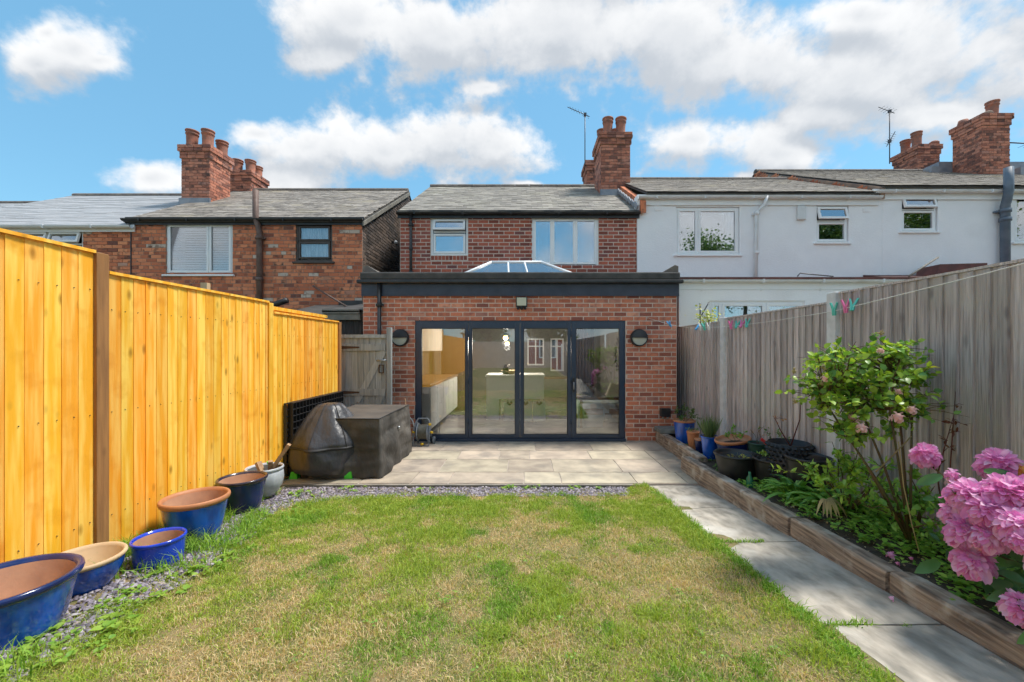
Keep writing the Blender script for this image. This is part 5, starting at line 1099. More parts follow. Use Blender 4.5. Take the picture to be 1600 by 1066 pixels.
# ---- pots on the raised bed
BG = 'pots standing on the raised bed'
bp = {}
bp[1] = pot('plant_pot', (2.47, 6.35, .13), .165, .37, ('glaze', 'terra', 'terra_in'), 'tall blue pot with orange rim nearest the brick wall', group=BG, soilz=.32, rimh=.03)
bp[2] = pot('plant_pot', (2.455, 5.98, .14), .088, .26, ('terra', 'terra', 'terra_in'), 'small orange terracotta pot between blue ones', group=BG, soilz=.22, rimh=.04, seg=24)
bp[3] = pot('plant_pot', (2.46, 5.76, .14), .075, .19, ('glaze_navy', 'terra', 'terra_in'), 'tiniest blue pot with terracotta rim', group=BG, soilz=.16, rimh=.015, seg=24)
bp[4] = pot('plant_pot', (2.46, 5.45, .14), .115, .30, ('glaze', 'glaze', 'terra_in'), 'narrow blue pot full of grassy grey lavender', group=BG, soilz=.27, rimh=.02, seg=28)
bp[5] = pot('plant_pot', (2.60, 5.25, .14), .13, .30, ('glaze_navy', 'glaze_navy', 'terra_in'), 'dark navy pot squeezed between lavender and the orange rimmed pot', group=BG, soilz=.26, rimh=.02, seg=28)
bp[6] = pot('plant_pot', (2.56, 4.93, .15), .20, .38, ('glaze_navy', 'terra', 'terra_in'), 'wide navy pot with tilted orange rim', group=BG, soilz=.31, rimh=.04, tilt=-.16)
bp[7] = pot('plant_pot', (2.33, 4.52, .18), .225, .27, ('black', 'black', 'black'), 'round black plastic tub with yellowing seedlings at the front', group=BG, soilz=.20, rimh=.03, rb=.165)
bp[8] = pot('plant_pot', (2.60, 4.28, .17), .195, .29, ('black', 'black', 'black'), 'black plastic tub with leafy cuttings, right of the front one', group=BG, soilz=.25, rimh=.03, rb=.15)
bp[9] = pot('plant_pot', (2.64, 3.82, .27), .19, .33, ('black', 'black', 'black'), 'empty black tub half hidden by strap leaves', group=BG, rimh=.035, rb=.15)
bp[10] = pot('plant_pot', (2.64, 4.64, .2), .10, .34, ('greenpot', 'greenpot', 'black'), 'small dark green plastic pot with dead sprigs', group=BG, soilz=.29, rimh=.03, seg=24)
def airpot():
    c = Vector((2.66, 4.12, .30)); t = thing('lattice_pot', c, 'black diamond-patterned plastic pot with bumps, close to the fence', 'pot', BG)
    MB().lathe([(.17, 0), (.19, .36), (.185, .36), (.165, .02), (.002, .02)], c, 30).build('body', M['grid'], t)
    MB().lathe([(.178, .30), (.002, .315)], c, 24).build('compost', M['soil'], t); m = MB()
    for j in range(8):
        for i in range(22):
            q = 2 * math.pi * (i + .5 * (j % 2)) / 22; r = .175 + .02 * j / 8; z = .03 + j * .043; n_ = Vector((math.cos(q), math.sin(q), 0)); s_ = Vector((-n_.y, n_.x, 0)); p = c + n_ * r + Vector((0, 0, z))
            m.add([p - s_ * .022, p + Vector((0, 0, -.02)), p + s_ * .022, p + Vector((0, 0, .02)), p + n_ * .028], [(0, 1, 4), (1, 2, 4), (2, 3, 4), (3, 0, 4)])
    m.build('bumps', M['grid'], t)
airpot()
o = MB().cbox((2.60, 4.42, .585), (.03, .012, .13), Matrix.Rotation(R(-50), 3, 'Y')).build('plant_tag', pm('red_tag', (.7, .06, .06), rough=.4)); tag(o, 'red plant label stuck in behind the black tubs', 'plant label')
o = MB().cbox((2.68, 4.38, .57), (.02, .01, .12), Matrix.Rotation(R(-35), 3, 'Y')).build('plant_tag', M['peg_white']); tag(o, 'white plant label beside the red one', 'plant label')
t = thing('glass_bottle', (2.30, 4.20, .14), 'small green bottle standing against the front black tub', 'bottle'); MB().lathe([(.001, 0), (.03, .0), (.032, .01), (.032, .10), (.012, .14), (.012, .17), (.001, .17)], (2.30, 4.19, .17), 16).build('bottle', pm('green_bottle', (.05, .22, .12), rough=.15), t)
# ---- washing line and pegs
LP = [at(1012, 497, 7.05), at(1045, 507, 6.8), at(1080, 513, 6.3), at(1138, 510.5, 5.65), at(1200, 503, 4.75), at(1300, 487, 3.72), at(1370, 470, 3.2), at(1450, 450, 2.8), at(1530, 430, 2.48), at(1600, 412, 2.26), at(1720, 375, 1.95)]
t = thing('washing_line', LP[3], 'thin white washing line sagging along the top of the grey fence', 'washing line'); MB().tube(LP, .0032, 6).build('cord', M['rope'], t); MB().tube([LP[0], LP[0] + Vector((0, .06, 0))], .01, 6).build('hook', M['steel'], t)
def onl(px):
    for a, b in zip(LP, LP[1:]):
        pa, pb = 820 + a.x * 640 / a.y, 820 + b.x * 640 / b.y
        if pa <= px <= pb: k = (px - pa) / (pb - pa); return a.lerp(b, k)
pegs = [(1047, 'peg_blue', 'single light blue peg on the line in front of the brick wall'), (1090, 'peg_blue', 'light blue peg, leftmost of the cluster over the farthest grey bay'), (1096, 'peg_white', 'white peg next to the light blue one'), (1102, 'peg_teal', 'green peg between two white pegs'), (1109, 'peg_white', 'white peg at the right end of the cluster'),
        (1143, 'peg_pink', 'pink peg right after the slim concrete post'), (1153, 'peg_teal', 'green peg between the two pink pegs'), (1161, 'peg_pink', 'second pink peg, left of a green one'), (1170, 'peg_teal', 'green peg ending the row of four by the slim post'),
        (1304, 'peg_teal', 'large green peg in front of the second concrete post'), (1324, 'peg_pink', 'pink peg right of the second concrete post'), (1335, 'peg_teal', 'green peg touching the pink one, nearest the camera')]
for px, mt_, lab in pegs:
    p = onl(px); t = thing('clothes_peg', p, lab, 'peg', 'pegs on the washing line'); yaw = random.uniform(-.8, .8); tl = random.uniform(-.9, .9)
    T_ = Matrix.Rotation(R(-70) + yaw * .3, 3, 'Z') @ Matrix.Rotation(tl, 3, 'X')
    for s_ in (-1, 1):
        q = [Vector((s_ * .003, -.006, -.02)), Vector((s_ * .006, .006, -.02)), Vector((s_ * .008, .006, .012)), Vector((s_ * .020, .005, .055)), Vector((s_ * .016, -.005, .055)), Vector((s_ * .004, -.006, .012))]
        vs = [T_ @ Vector((a.x, -.007, a.z)) * 1.45 + p for a in [Vector((s_ * .001, 0, -.028)), Vector((s_ * .009, 0, -.028)), Vector((s_ * .012, 0, .012)), Vector((s_ * .024, 0, .050)), Vector((s_ * .017, 0, .053)), Vector((s_ * .002, 0, .012))]]
        MB().prism(vs, T_ @ Vector((0, .018, 0))).build('prong', M[mt_], t)
# ------------------------------------------------------------------ planting
# lawn grass
def blades(name, X, Y, H, Wd, col, lean=.5, kind='stuff', zf=zg, curve=.6, parent=None, r=rng, zoff=0):
    n = len(X); Z = zf(X, Y) + zoff; a = r.uniform(0, 2 * np.pi, n); l = r.uniform(.1, 1, n) * lean; f = r.uniform(0, 2 * np.pi, n)
    d = np.stack([np.cos(a), np.sin(a), np.zeros(n)], 1); s = np.stack([np.cos(f), np.sin(f), np.zeros(n)], 1) * (Wd / 2)[:, None]; P0 = np.stack([X, Y, Z - .004], 1)
    up = np.array([0, 0, 1.0]); m_ = P0 + d * (l * H * .35)[:, None] + up * (H * .6)[:, None] * (1 - .25 * l)[:, None]; t_ = P0 + d * (l * H * (.8 + curve * .6))[:, None] + up * (H * (1 - .45 * l))[:, None]
    V = np.stack([P0 - s, P0 + s, m_ - s * .8, m_ + s * .8, t_], 1).reshape(-1, 3); o = np.arange(n)[:, None] * 5
    me = npmesh(name, V, [o + np.array([[0, 1, 3, 2]]), o + np.array([[2, 3, 4]])], M['grass'], np.repeat(col, 5, axis=0), True)
    return place(name, me, parent, kind)
def lawn_left(y): return -2.16 - .28 * smooth(2.5, 4.3, y) * 0 + .22 * (fbm(y, y * 0, 1.5, 31) - .5) + .55 * smooth(3.9, 4.6, y) - .25 * smooth(2.6, 3.8, y)
def lawn_right(y): return 1.445 + .05 * (fbm(y, y * 0 + 3, 5, 41) - .5) + .03 * smooth(2.4, 1.8, y)
def lawn_back(x): return 4.48 + .10 * (fbm(x, x * 0, 2.5, 51) - .5) + .33 * smooth(1.05, 1.3, x) - .15 * smooth(-1.2, -2.0, x)
def green_amount(x, y):
    g = fbm(x, y, 1.5, 61, 5) * .6 + fbm(x, y, 6, 71, 3) * .4
    return np.clip((g - .50) * 4.6 + .44 + .50 * smooth(1.05, 1.4, x) + .30 * smooth(-1.3, -2.0, x) - .15 * smooth(.0, .8, x) * smooth(1.25, .9, x), 0, 1)
N = 330000
y = 1.25 + (4.95 - 1.25) * rng.random(N) ** 1.15; x = rng.uniform(-2.6, 1.55, N)
keep = (x > lawn_left(y) + .05 - .30 * rng.random(N) ** 2.2) & (x < lawn_right(y) + .02 * rng.random(N)) & (y < lawn_back(x) + .05 * rng.random(N)) & (np.abs(x) < y * 1.35 + .2)
x, y = x[keep], y[keep]; ga = green_amount(x, y); n = len(x); isg = rng.random(n) < (.25 + .72 * ga)
kp = rng.random(n) < (.80 + .2 * ga); x, y, ga, isg = x[kp], y[kp], ga[kp], isg[kp]; n = len(x)
cg = gcol(n, (.16, .29, .03), (.50, .60, .10)); cs = gcol(n, (.50, .38, .19), (.82, .68, .42)); col = np.where(isg[:, None], cg, cs)
dk = (fbm(x, y, 3, 81) > .62)[:, None] & isg[:, None]; col = np.where(dk, col * np.array([.65, .85, .7]), col)
clump = .55 + .9 * fbm(x, y, 22, 91, 2); H_ = np.where(isg, rng.uniform(.018, .048, n) * (.6 + .7 * ga), rng.uniform(.014, .036, n)) * clump
g_ = blades('lawn_grass', x, y, H_, rng.uniform(.0018, .0036, n) * (1 + .14 * y), col, 1.15); tag(g_, 'patchy lawn grass, green at the edges and straw coloured in the middle', 'grass')
# far strip and the lawn behind the camera, coarse
N = 26000; x = rng.uniform(-2.6, 1.45, N); y = rng.uniform(-9, 1.25, N); g_ = blades('lawn_grass', x, y, rng.uniform(.03, .05, N), np.full(N, .012), gcol(N, (.10, .20, .03), (.34, .36, .09)), 1.0); tag(g_, 'lawn continuing towards and behind the camera', 'grass')
# long tufts along the fence foot, around the pots, path joints
xs, ys, hs = [], [], []
def tuft(cx, cy, n, r, h):
    xs.append(rng.normal(cx, r, n)); ys.append(rng.normal(cy, r, n)); hs.append(rng.uniform(.4, 1, n) * h)
for cy in np.arange(1.7, 4.5, .045): tuft(-2.86 + rng.uniform(-.03, .10), cy, 60, .045, .17 if cy > 2.3 else .10)
for cx, cy, n, r, h in ((-2.2, 1.75, 60, .08, .14), (-2.62, 3.0, 90, .07, .22), (-2.36, 2.66, 90, .07, .17), (-2.32, 3.08, 120, .07, .2), (-2.28, 3.3, 60, .08, .12), (-2.45, 3.66, 80, .06, .16), (-2.5, 3.85, 50, .06, .12), (-2.66, 2.62, 80, .07, .2), (-2.25, 2.25, 20, .06, .1), (-2.75, 2.6, 80, .06, .18),
                        (-2.1, 3.6, 160, .10, .10), (-2.15, 3.3, 160, .10, .11), (-2.2, 3.0, 120, .08, .12), (-2.2, 2.7, 80, .07, .09), (-2.35, 3.45, 150, .07, .15), (-2.42, 3.0, 120, .05, .18), (-2.6, 2.9, 140, .06, .2), (-2.66, 3.6, 120, .06, .16), (-2.3, 1.66, 80, .08, .15), (-2.15, 1.6, 80, .08, .12), (-1.9, 3.9, 90, .1, .07), (-2.2, 4.0, 70, .08, .08)): tuft(cx, cy, n, r, h)
for k in range(14): tuft(1.46 + k * .026, 3.098 + random.uniform(-.01, .01), 14, .010, .045)
for k in range(8): tuft(1.50 + k * .03, 2.035, 14, .014, .05)
tuft(1.90, 2.03, 16, .02, .03)
for k in range(110): yy = random.uniform(1.5, 4.6); tuft(1.43, yy, 26, .028, .055)
x, y, h = map(np.concatenate, (xs, ys, hs)); x = np.maximum(x, XL + .02); n = len(x)
g_ = blades('long_grass', x, y, h, rng.uniform(.004, .0075, n), gcol(n, (.10, .26, .02), (.36, .56, .08)), 1.0, curve=1.2); tag(g_, 'long green grass tufts at the foot of the orange fence and round the pots', 'grass')
# slate chippings
N = 42000; x = rng.uniform(-2.95, 1.2, N); y = rng.uniform(1.3, 4.80, N)
k = ((x < lawn_left(y) + .10) | (y > lawn_back(x) - .06)) & (x < 1.12 + .1 * rng.random(N)) & ((x > -2.8) | (rng.random(N) < .5)); x, y = x[k], y[k]; n = len(x)
s = rng.uniform(.006, .017, n); q = rng.uniform(0, 2 * np.pi, n); B = np.array([(-1, -.6, 0), (.8, -.7, .1), (1, .5, 0), (-.5, .8, .1), (-.7, -.4, .5), (.7, -.3, .45), (.5, .5, .55), (-.4, .45, .45)])
Bx = B[None] * s[:, None, None] * rng.uniform(.6, 1.2, (n, 1, 3)); c_, s_ = np.cos(q)[:, None], np.sin(q)[:, None]; V = np.stack([Bx[..., 0] * c_ - Bx[..., 1] * s_, Bx[..., 0] * s_ + Bx[..., 1] * c_, Bx[..., 2] + Bx[..., 0] * rng.uniform(-.6, .6, (n, 1))], 2) + np.stack([x, y, zg(x, y) + .004 + rng.uniform(0, .008, n)], 1)[:, None]
o = np.arange(n)[:, None, None] * 8; F = np.array([(4, 5, 6, 7), (0, 1, 5, 4), (1, 2, 6, 5), (2, 3, 7, 6), (3, 0, 4, 7)])
tag(place('slate_chippings', npmesh('slate_chippings', V.reshape(-1, 3), [(F[None] + o).reshape(-1, 4)], M['chip']), None, 'stuff'), 'purple grey slate chippings between the pots, lawn and patio', 'chippings')
# weeds among the chippings
def weed_patch(name, pts, lab, size=(.03, .06), col=((.16, .34, .04), (.34, .50, .08)), zf=zg, per=7, hh=.05, mat='leaf', kind='stuff', wd=.7):
    P_, D_, N_, L_ = [], [], [], []
    for (cx, cy, n_, r_) in pts:
        for k in range(n_):
            px_, py_ = rng.normal(cx, r_), rng.normal(cy, r_); z = float(zf(px_, py_)); a0 = rng.uniform(0, 6.28); hgt = rng.uniform(.3, 1) * hh; s0 = rng.uniform(*size)
            for j in range(per):
                a = a0 + 6.28 * j / per + rng.uniform(-.3, .3); e = rng.uniform(.1, .7); P_.append((px_ + rng.normal(0, .01), py_ + rng.normal(0, .01), z + hgt * rng.uniform(.3, 1))); D_.append((math.cos(a), math.sin(a), e)); N_.append((rng.normal(0, .2), rng.normal(0, .2), 1)); L_.append(s0 * rng.uniform(.6, 1.1))
    L_ = np.array(L_); return tag(leaves(name, P_, D_, N_, L_, L_ * wd, gcol(len(P_), *col), M[mat], None, kind), lab, 'plants')
weed_patch('weeds', [(-2.2, 2.35, 6, .07), (-2.13, 2.12, 4, .06), (-2.05, 2.0, 3, .05), (-2.12, 2.62, 6, .06), (-2.02, 2.78, 5, .07), (-2.0, 2.3, 3, .05), (-2.3, 1.95, 3, .04), (-2.15, 1.78, 5, .06), (-2.76, 2.5, 3, .04), (-2.34, 4.55, 6, .08), (-1.95, 4.62, 5, .08), (-2.5, 4.5, 3, .05), (-1.1, 4.7, 3, .05), (-.2, 4.72, 5, .04), (.05, 4.74, 4, .05), (.6, 4.75, 4, .05), (-2.4, 3.75, 4, .05), (.85, 4.7, 3, .03)], 'small bright weeds growing in the slate chippings', (.025, .055))
weed_patch('lawn_weeds', [(rng.uniform(-1.9, 1.3), rng.uniform(1.6, 4.4), 2, .03) for _ in range(46)], 'tiny clover and weeds scattered through the lawn', (.012, .022), ((.12, .26, .04), (.28, .44, .07)), zf=lambda a, b: zg(a, b) + .015, per=5, hh=.02)
weed_patch('weeds', [(rng.uniform(-2.35, -2.0), rng.uniform(1.5, 3.9), 2, .05) for _ in range(40)], 'creeping weeds along the ragged edge between chippings and lawn', (.02, .04))
# ground cover in the bed
pts = [(rng.uniform(2.25, 2.75), yy, 7, .085) for yy in np.arange(1.9, 3.7, .022)] + [(rng.uniform(2.23, 2.45), yy, 3, .05) for yy in np.arange(3.2, 4.3, .03)] + [(rng.uniform(2.5, 2.75), yy, 4, .06) for yy in np.arange(2.2, 3.8, .04)] + [(rng.uniform(2.28, 2.5), yy, 2, .05) for yy in np.arange(1.5, 2.4, .05)]
weed_patch('ground_cover', pts, 'low leafy ground cover spreading over the soil behind the sleepers', (.022, .05), ((.12, .32, .04), (.38, .62, .10)), bz_, 6, .09)
weed_patch('ground_cover', [(2.3, 4.72, 5, .035), (2.27, 4.85, 4, .03), (2.42, 5.7, 4, .04), (2.42, 5.3, 6, .04), (2.40, 6.1, 4, .03), (2.40, 6.5, 5, .03), (2.27, 4.55, 3, .02), (2.36, 5.0, 4, .03)], 'small green weeds round the pots at the far end of the bed', (.02, .04), ((.08, .20, .03), (.25, .40, .07)), lambda a, b: np.full_like(np.asarray(a, float), bedz(2.4, float(b))), 6, .06)
# fallen bits on soil
n = 420; x = rng.uniform(2.2, 2.75, n); y = rng.uniform(1.7, 3.6, n); sz = rng.uniform(.008, .028, n)
tag(leaves('leaf_litter', np.stack([x, y, bz_(x, y) + .008], 1), rdir(n, 0), np.tile([0, .2, 1.0], (n, 1)), sz, sz * .7, gcol(n, (.30, .22, .12), (.62, .50, .30)), M['leaf'], None, 'stuff'), 'dry petals and leaf litter on the dark soil', 'litter')
# shrubs made of stems with leaves
def shrub(name, base, tips, nl, ls, cols, lab, mat='leaf', stem='stem', cat='plant', spread=.10, wd=.5, r0=.008, droop=.3, parts=0, leafmat=None, up=.3, sub=3, group=None, along=.35, nodes=None):
    t = thing(name, base, lab, cat, group); b = Vector(base); m = MB(); pts = []
    for nd_ in (nodes or []): w_ = b.lerp(nd_, .5) + Vector((.02, .02, .03)); m.tube([b, w_, nd_], [r0 * 1.3, r0 * 1.1, r0 * .8], 7)
    b0 = b
    for tip in tips:
        tip = Vector(tip); b = min(nodes, key=lambda q: (q - tip).length) if nodes else b0; mid = b.lerp(tip, .5) + Vector((random.uniform(-1, 1), random.uniform(-1, 1), random.uniform(0, 1))) * .05; cv = [b.lerp(mid, .5), mid, mid.lerp(tip, .5) + Vector((0, 0, .01)), tip]
        m.tube([b] + cv, [r0, r0 * .85, r0 * .7, r0 * .5, r0 * .25], 6)
        for k in range(sub):
            f = random.uniform(along, .95); p = b.lerp(mid, f * 2) if f < .5 else mid.lerp(tip, f * 2 - 1); e = p + Vector((random.gauss(0, 1), random.gauss(0, 1), random.uniform(-.2, 1))) * spread
            m.tube([p, p.lerp(e, .5) + Vector((0, 0, .01)), e], [r0 * .4, r0 * .3, r0 * .15], 5); pts += [(p, e), (p, e)]
        pts.append((mid, tip))
    m.build('stem', M[stem], t); b = b0
    P_, D_ = [], []
    for k in range(nl):
        a, e = random.choice(pts); f = random.uniform(.15, 1.03); d = (e - a).normalized(); o = Vector((random.gauss(0, 1), random.gauss(0, 1), random.gauss(0, 1))).normalized()
        P_.append(a.lerp(e, f)); q = (d * .5 + o * .9 + Vector((0, 0, up * .6))).normalized(); D_.append(q)
    P_ = np.array([tuple(p) for p in P_]); D_ = np.array([tuple(p) for p in D_]); N_ = rdir(nl, 1.1); L_ = rng.uniform(*ls, nl); C_ = gcol(nl, *cols)
    no = min(parts, nl)
    if no:
        V = leafverts(P_[:no], D_[:no], N_[:no], L_[:no], L_[:no] * wd, .25, droop)
        F = [tuple(f) for f in TF3] + [tuple(f) for f in TF4]; base_m = []
        for v in range(4):
            lv = leafverts([(0, 0, 0)], [(1, 0, 0)], [(0, 0, 1)], 1.0, wd, .12 + .12 * v, droop * (.5 + .4 * v))[0]; me = bpy.data.meshes.new('leaf'); me.from_pydata(lv.tolist(), [], F); me.materials.append(M[leafmat or mat]); me.polygons.foreach_set('use_smooth', [True] * len(F)); base_m.append(me)
        for i in range(no):
            d = Vector(D_[i]); nn = Vector(N_[i]); s_ = nn.cross(d).normalized(); nn = d.cross(s_); Q = Matrix((d, s_, nn)).transposed().to_4x4()
            o = bpy.data.objects.new('leaf', base_m[i % 4]); COL.objects.link(o); o.parent = t; o.matrix_local = Matrix.Translation(Vector(P_[i]) - b) @ Q @ Matrix.Diagonal((L_[i],) * 3 + (1,))
    if nl > no: leaves('foliage' if no == 0 else 'leaves', P_[no:], D_[no:], N_[no:], L_[no:], L_[no:] * wd, C_[no:], M[mat], t, 'stuff' if nl - no > 40 else None, droop=droop)
    return t
# rose bush
rb_ = (2.50, 2.66, .34)
tips = []
for (px, py, D) in ((1250, 600, 2.75), (1262, 620, 2.7), (1290, 565, 2.8), (1300, 600, 2.6), (1320, 575, 2.85), (1330, 610, 2.7), (1335, 640, 2.6), (1350, 560, 2.75), (1375, 555, 2.7), (1385, 600, 2.65), (1400, 575, 2.8), (1420, 545, 2.7), (1430, 570, 2.8), (1310, 545, 2.75), (1290, 645, 2.65), (1420, 630, 2.6), (1440, 645, 2.6), (1405, 655, 2.65), (1425, 665, 2.6), (1275, 580, 2.8), (1365, 620, 2.7), (1385, 540, 2.7), (1340, 590, 2.55)): tips.append(at(px, py, D))
random.seed(21)
for k in range(100):
    a = random.uniform(0, 6.28); q = random.random() ** .5; px, py = 1348 + 106 * q * math.cos(a), 612 + 80 * q * math.sin(a)
    if px < 1300 and py > 640: py -= 50
    tips.append(at(px, py, random.uniform(2.5, 2.95)))
ND = [at(1330, 690, 2.66), at(1345, 640, 2.7), at(1390, 640, 2.62), at(1425, 640, 2.66), at(1400, 590, 2.75), at(1290, 630, 2.75)]
RT = shrub('rose_bush', rb_, tips, 2500, (.028, .058), ((.07, .20, .04), (.40, .58, .07)), 'leaning rose bush with bright green leaves in front of the grey fence', spread=.095, wd=.78, r0=.007, parts=290, leafmat='rose_leaf', droop=.35, sub=3, along=.6, nodes=ND)
def flower(name, c, r, mat, n, parent, petals=0, npet=10, ax_=(0, -.3, 1)):
    """dense ruffled bloom: cupped petals packed round a ball; the first ones are sub-parts"""
    c = Vector(c); P_, D_, N_, L_ = [], [], [], []
    A = Vector(ax_).normalized()
    vsA, fsA = [], []; big = []
    for k in range(n):
        f = (k + .5) / n; th = math.acos(1 - 1.65 * f); ph = k * 2.39996 + random.uniform(-.3, .3)
        q = A.to_track_quat('Z', 'Y'); o = q @ Vector((math.sin(th) * math.cos(ph), math.sin(th) * math.sin(ph), math.cos(th)))
        tang = (q @ Vector((math.cos(th) * math.cos(ph), math.cos(th) * math.sin(ph), -math.sin(th))))
        out = (o * (1.0 if th < 1.2 else .75) + tang * (.25 + .35 * th)).normalized(); s_ = o.cross(out); s_ = s_.normalized() if s_.length > 1e-3 else Vector((1, 0, 0)); nn = s_.cross(out).normalized()
        w = r * random.uniform(.22, .40) * (1 + .5 * (th > 1.4)); L_ = r * random.uniform(.34, .56) * (1 + .45 * (th > 1.4)); p0 = c + o * r * random.uniform(.42, .62)
        g = []; 
        for i in range(4):
            v = i / 3
            for j in range(5):
                u = j / 2 - 1; ww = w * (.35 + .65 * math.sin(math.pi * min(1, .25 + v * .6))); z = (u * u * .32 - v * v * .22) * w + random.uniform(-1, 1) * .10 * w * v; ll = L_ * v * (1 - .14 * u * u) + (random.uniform(-1, 1) * .09 * L_ if i == 3 else 0)
                g.append(p0 + out * ll + s_ * (u * ww * .6) + nn * -z)
        F = [(i * 5 + j, i * 5 + j + 1, (i + 1) * 5 + j + 1, (i + 1) * 5 + j) for i in range(3) for j in range(4)]
        big.append((g, F, th))
    big.sort(key=lambda q: -q[2]); m = MB()
    for g, F, th in big[petals:]: m.add(g, F, True)
    m.ball(c, r * .60, 12, 8); o = m.build(name, M[mat], parent)
    for g, F, th in big[:petals]: MB().add(g, F, True).build('petal', M[mat], o)
    return o
for px, py, D, r, mt_ in ((1403, 652, 2.50, .040, 'petal_pale'), (1290, 590, 2.55, .026, 'petal_pale'), (1425, 640, 2.5, .030, 'petal_pale'), (1376, 548, 2.6, .022, 'petal_pale'), (1345, 668, 2.5, .038, 'petal_pale'), (1340, 660, 2.6, .032, 'petal_pale'), (1330, 652, 2.63, .026, 'petal_pale'), (1404, 612, 2.6, .022, 'petal_pale')): flower('pale_flower', at(px, py, D), r, mt_, 16, RT)
m = MB()
for px, py, D in ((1312, 529, 2.75), (1377, 521, 2.7), (1366, 540, 2.7), (1270, 565, 2.78), (1286, 574, 2.75), (1290, 576, 2.72), (1328, 576, 2.7), (1285, 600, 2.65), (1240, 580, 2.8), (1243, 628, 2.75)):
    p = at(px, py, D); m.ball(p, .012, 8, 5)
    for k in range(6): q = Vector((random.gauss(0, 1), random.gauss(0, 1), random.gauss(0, 1))).normalized(); m.tube([p, p + q * .026], .004, 4)
m.build('spent_flower', M['dry'], RT)
# other plants at the bed
def T(px, py, D): return at(px, py, D)
shrub('shrub', (2.55, 3.25, .3), [T(1290, 720, 3.2), T(1310, 705, 3.3), T(1335, 715, 3.2), T(1280, 740, 3.1), T(1360, 735, 3.1), T(1375, 755, 3.0), T(1320, 750, 3.0), T(1345, 690, 3.3), T(1300, 690, 3.35), T(1400, 760, 2.9), T(1265, 725, 3.3), T(1385, 725, 3.1)], 700, (.035, .07), ((.14, .34, .05), (.44, .64, .11)), 'mid green shrub with red tinged tips under the rose bush', spread=.09, wd=.42, parts=0, sub=4)
shrub('shrub', (2.62, 2.75, .32), [T(1400, 770, 2.7), T(1440, 790, 2.6), T(1420, 740, 2.75), T(1380, 790, 2.6), T(1460, 760, 2.6), T(1350, 790, 2.8), T(1470, 820, 2.4)], 460, (.03, .06), ((.10, .28, .04), (.32, .56, .10)), 'dark leafy undergrowth between rose stems and peonies', spread=.10, wd=.6, sub=4)
shrub('red_shoot', (2.80, 2.72, .34), [T(1493, 612, 2.66), T(1490, 650, 2.66)], 26, (.03, .05), ((.14, .04, .03), (.22, .10, .04)), 'thin dark red shoot with maroon leaves against the grey fence', stem='redstem', spread=.04, wd=.4, r0=.006, sub=4, along=.7)
shrub('bare_shoot', (2.66, 4.1, .62), [T(1252, 622, 3.9), T(1208, 650, 4.1)], 8, (.02, .035), ((.40, .18, .08), (.5, .28, .14)), 'bare reddish shoots rising from the lattice pot', stem='redstem', spread=.05, r0=.007, sub=2, along=.8)
shrub('dead_sprig', (2.64, 4.64, .49), [T(1172, 672, 4.6), T(1196, 665, 4.6), T(1185, 675, 4.6)], 14, (.02, .03), ((.3, .2, .1), (.4, .28, .15)), 'dead brown sprigs in the small green pot', stem='stem', spread=.05, r0=.004, sub=2)
shrub('potted_shrub', (2.47, 6.35, .44), [(2.47 + dx, 6.32 + dy, .44 + dz) for dx, dy, dz in ((-.15, 0, .22), (.1, -.1, .25), (-.05, -.12, .3), (.02, .05, .32), (.16, 0, .2), (-.12, -.1, .12), (.12, -.12, .12))], 260, (.025, .045), ((.05, .12, .04), (.16, .26, .08)), 'bushy dark green plant in the tall blue pot by the wall', spread=.06, wd=.5, r0=.004)
def spiky(name, c, n, h, sp, w, cols, lab, parent=None):
    t = thing(name, c, lab, 'plant'); c = Vector(c); P_, D_, N_ = [], [], []
    for i in range(n):
        a = random.uniform(0, 6.28); s_ = random.uniform(0, sp); P_.append((c.x + math.cos(a) * .03, c.y + math.sin(a) * .03, c.z)); D_.append((math.cos(a) * s_, math.sin(a) * s_, 1)); N_.append((math.cos(a + .5), math.sin(a + .5), .2))
    L_ = rng.uniform(.55, 1.1, n) * h; leaves('leaves', P_, D_, N_, L_, np.full(n, w), gcol(n, *cols), M['leaf'], t, 'stuff', droop=.12); return t
spiky('lavender', (2.46, 5.45, .40), 260, .32, .75, .010, ((.10, .18, .07), (.26, .34, .18)), 'wispy grey green lavender spraying out of the narrow blue pot')
shrub('potted_herb', (2.46, 5.98, .36), [(2.46 + dx, 5.96, .36 + dz) for dx, dz in ((-.05, .05), (.05, .06), (0, .08))], 30, (.02, .035), ((.10, .2, .05), (.2, .35, .08)), 'small herb in the orange terracotta pot', spread=.03, r0=.003)
shrub('potted_herb', (2.55, 4.93, .47), [(2.50 + dx, 4.88 + dy, .52 + dz) for dx, dy, dz in ((-.10, 0, .04), (.05, -.05, .08), (0, .05, .10), (-.04, -.08, .05))], 110, (.025, .045), ((.10, .28, .04), (.26, .48, .08)), 'fresh green seedlings in the orange rimmed pot', spread=.05, r0=.003)
shrub('seedlings', (2.33, 4.50, .36), [(2.33 + dx, 4.48 + dy, .37 + dz) for dx, dy, dz in ((-.14, 0, .04), (.05, -.08, .03), (.1, .05, .05), (.14, -.03, .04), (-.03, .06, .04), (-.06, -.08, .09))], 60, (.018, .03), ((.40, .40, .06), (.60, .55, .10)), 'yellowing seedlings in the front black tub', spread=.03, r0=.002)
shrub('cuttings', (2.58, 4.26, .42), [(2.52 + dx, 4.22 + dy, .45 + dz) for dx, dy, dz in ((-.10, 0, .07), (.05, -.05, .12), (.12, .05, .10), (-.02, -.1, .08), (.1, -.1, .05))], 90, (.025, .05), ((.14, .28, .05), (.34, .46, .09)), 'leafy cuttings in the right-hand black tub', spread=.05, r0=.003)
shrub('fern_frond', (2.72, 4.5, .5), [T(1215, 672, 4.4), T(1225, 685, 4.3), T(1200, 668, 4.5)], 80, (.02, .035), ((.10, .22, .07), (.2, .34, .12)), 'feathery grey green fronds behind the green pot', spread=.05, r0=.003)
